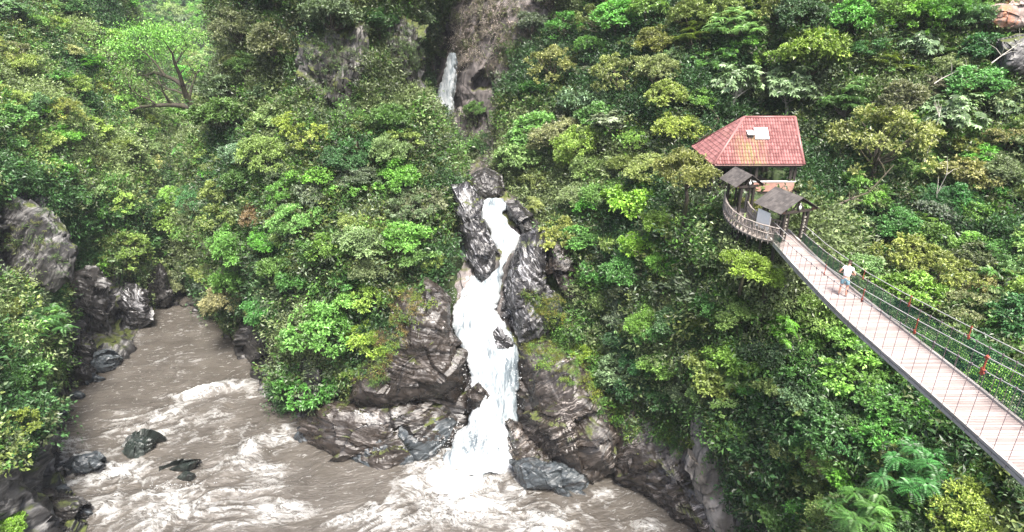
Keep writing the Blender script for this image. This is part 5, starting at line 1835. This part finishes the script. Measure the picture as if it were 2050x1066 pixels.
hbox('floor', ((HX0 + HX1) / 2 + .1, 40.4, 19.95), (5.3, 4.4, .16), M_dark)
hbox('balcony_board', (16.4, 38.25, 20.42), (2.55, .07, .62), simple_mat('faded pink board', (0.36, 0.2, 0.16), .8, .3, 2), None, .01)
hbox('balcony_rail', (16.4, 38.25, 20.76), (2.7, .12, .06), M_white)
hbox('side_rail', (13.7, 38.25, 20.42), (2.6, .07, .1), M_dark)
M_lich = simple_mat('yellow lichen bushes', (0.26, 0.24, 0.05), .9, .4, 8)
for x in (12.6, 14.3, 15.2, 15.55, 17.35, 17.6):
    for y in ((38.3, 42.6) if x != 15.55 else (40.2,)):
        hbox('post', (x, y, 20.93), (.16, .16, 1.85), M_dark)
hbox('eave_beam', (15.0, 38.2, 21.78), (5.7, .16, .16), M_dark)
hbox('back_wall', (14.2, 42.9, 20.8), (3.4, .08, 1.6), M_dark)
for x in (12.8, 15.0, 17.3):
    g = ground(x, 38.6, 19.8)
    zb = (g.z if g else 14) - 1.2
    hbox('foundation_post', (x, 38.6, (zb + 19.86) / 2), (.22, .22, 19.86 - zb), M_dark)

# ---------------------------------------------------------------- the person on the bridge
def skin_mesh(name, joints, edges, radii, mat, parent, sub=2, root_i=0):
    me = bpy.data.meshes.new(name)
    me.from_pydata(joints, edges, [])
    o = add_obj(name, me, parent)
    sk = o.modifiers.new('skin', 'SKIN')
    sk.use_smooth_shade = True
    layer = me.skin_vertices[0] if len(me.skin_vertices) else None
    if layer is None:
        bpy.context.view_layer.objects.active = o
        o.select_set(True)
        bpy.ops.object.mode_set(mode='OBJECT')
        layer = me.skin_vertices[0]
    for i, r in enumerate(radii):
        layer.data[i].radius = (r, r) if not isinstance(r, tuple) else r
        layer.data[i].use_root = (i == root_i)
    ss = o.modifiers.new('sub', 'SUBSURF')
    ss.levels = ss.render_levels = sub
    me.materials.append(mat)
    return o
M_skin = simple_mat('skin', (0.42, 0.22, 0.16), .55, .06, 6, bump=0)
M_shirt = simple_mat('white cotton', (0.66, 0.68, 0.70), .85, .06, 6, bump=.2)
M_short = simple_mat('light blue denim', (0.17, 0.30, 0.36), .85, .2, 10, bump=.2)
M_hair = simple_mat('dark hair', (0.03, 0.015, 0.01), .6, .3, 20)
M_shoe = simple_mat('grey shoe', (0.16, 0.16, 0.17), .6, .2, 10)
pl_ = empty('person', (13.98, 23.95, bz(23.95) + .025), math.radians(-35))
pl_.scale = (.9, .9, .9)
tag(pl_, 'person in white t-shirt and light blue shorts standing bowed on the bridge deck', 'person')
J, Ed, Rd = [], [], []
def jn(p, r, frm=None):
    J.append(p); Rd.append(r)
    if frm is not None:
        Ed.append((frm, len(J) - 1))
    return len(J) - 1
pel = jn((0, 0, .93), (.13, .10))
sp1 = jn((0, .02, 1.08), (.12, .09), pel)
sp2 = jn((0, .08, 1.25), (.145, .10), sp1)
sp3 = jn((0, .14, 1.38), (.12, .085), sp2)
nk = jn((0, .21, 1.47), .052, sp3)
hb = jn((0, .265, 1.545), (.07, .085), nk)
hm = jn((0, .31, 1.62), (.078, .092), hb)
ht = jn((0, .33, 1.69), (.058, .07), hm)
nose = jn((0, .405, 1.575), .014, hm)
for s in (-1, 1):
    h0 = jn((s * .095, 0, .88), .088, pel)
    h1 = jn((s * .115, .02, .70), .074, h0)
    kn = jn((s * .13, .05, .49), .054, h1)
    ca = jn((s * .14, .0, .32), .052, kn)
    an = jn((s * .145, -.02, .09), .034, ca)
    ft = jn((s * .15, .06, .045), (.038, .03), an)
    jn((s * .165, .16, .03), (.038, .022), ft)
    sh = jn((s * .17, .13, 1.39), .058, sp3)
    ua = jn((s * .26, .09, 1.27), .048, sh)
    el = jn((s * .335, .06, 1.14), .038, ua)
    fa = jn((s * .30, .18, 1.08), .034, el)
    wr_ = jn((s * .23, .28, 1.04), .024, fa)
    pa = jn((s * .19, .33, 1.03), (.032, .016), wr_)
    for fi, (dx, dz, L) in enumerate(((-.0, .028, .07), (0, .010, .078), (0, -.008, .073), (0, -.026, .06))):
        a = jn((s * .165, .365, 1.03 + dz), .0095, pa)
        b = jn((s * (.165 - L * .35), .365 + L * .35, 1.025 + dz * 1.1), .0085, a)
        jn((s * (.165 - L * .75), .365 + L * .3, 1.01 + dz * 1.1), .0075, b)
    t1 = jn((s * .20, .325, 1.065), .011, pa)
    jn((s * .17, .345, 1.095), .009, t1)
skin_mesh('body', J, Ed, Rd, M_skin, pl_)
skin_mesh('t_shirt', [(0, .015, .98), (0, .03, 1.10), (0, .085, 1.25), (0, .145, 1.385), (0, .19, 1.44), (-.17, .13, 1.39), (-.25, .095, 1.285), (.17, .13, 1.39), (.25, .095, 1.285)],
          [(0, 1), (1, 2), (2, 3), (3, 4), (3, 5), (5, 6), (3, 7), (7, 8)], [(.165, .125), (.16, .12), (.178, .13), (.145, .11), (.065, .06), .075, .07, .075, .07], M_shirt, pl_, root_i=2)
skin_mesh('shorts', [(0, 0, 1.0), (0, 0, .92), (-.10, .005, .85), (-.118, .02, .70), (-.125, .035, .58), (.10, .005, .85), (.118, .02, .70), (.125, .035, .58)],
          [(0, 1), (1, 2), (2, 3), (3, 4), (1, 5), (5, 6), (6, 7)], [(.145, .115), (.145, .115), .105, .095, .09, .105, .095, .09], M_short, pl_, root_i=1)
skin_mesh('hair', [(0, .285, 1.645), (0, .30, 1.68), (0, .335, 1.70), (0, .25, 1.60)], [(0, 1), (1, 2), (0, 3)], [(.084, .08), (.078, .08), (.06, .06), (.06, .05)], M_hair, pl_)
for s in (-1, 1):
    skin_mesh('shoe', [(s * .145, -.03, .06), (s * .15, .06, .045), (s * .165, .165, .035)], [(0, 1), (1, 2)], [(.046, .05), (.046, .04), (.044, .03)], M_shoe, pl_)

# ---------------------------------------------------------------- thin bare branches
def bare_branch(pts, Y, r, label, n=5, mat=None):
    w = [Vector(at(u, v, Y)) for u, v in pts]
    o = w[0].copy()
    root = empty('bare_branch', o)
    mb = MB()
    w = [p - o for p in w]
    mb.tube(w, list(np.linspace(r, r * .3, len(w))), 6, cap=False)
    for i in range(n):
        s = w[random.randrange(1, len(w))]
        e = s + Vector((random.uniform(-1, 1), random.uniform(-.6, .6), random.uniform(-.2, 1.2)))
        mb.tube([s, (s + e) / 2 + Vector((0, 0, .1)), e], [r * .4, r * .3, r * .12], 5, cap=False)
    mb.build('stem', mat or M_palebark, root, smooth=True)
    tag(root, label, 'branch')
bare_branch([(1870,168),(1885,158),(1905,148),(1935,135)], 44.0, .045, 'thin whitish branch sticking up left of the grey overhanging cliff')
bare_branch([(1985,127),(2005,112),(2025,98),(2040,86)], 42.5, .045, 'long straight whitish branch in front of the grey overhanging cliff')
bare_branch([(1850,325),(1862,290),(1872,262),(1880,235)], 40.0, .045, 'bare pale stems rising among shrubs right of the umbrella tree', 8)
bare_branch([(1660,420),(1700,400),(1740,385),(1772,350),(1790,330)], 36.0, .09, 'dark leaning limb under the umbrella tree', 6, M_bark)
bare_branch([(1900,470),(1880,430),(1875,390),(1895,350)], 37.0, .05, 'tall bare pale trunk among the shrubs above the bridge', 8)
bare_branch([(1385,300),(1400,280),(1425,262),(1440,240)], 43.0, .05, 'small dead grey twigs at the left corner of the red roof', 6, M_bark)

# ---------------------------------------------------------------- damp air that pales the far hills
def haze():
    t = NT('valley haze')
    t.t.nodes.remove(t.b)
    vol = t.n('ShaderNodeVolumePrincipled')
    vol.inputs['Color'].default_value = (0.86, 0.93, 1.0, 1)
    vol.inputs['Density'].default_value = 0.0002
    t.l(vol.outputs[0], t.t.nodes['Material Output'].inputs['Volume'])
    MBx = MB().box((0, 150, 70), (500, 560, 175 - 6))
    o = MBx.build('haze', t.m)
    zmin = -16
    tag(o, kind='stuff')
haze()
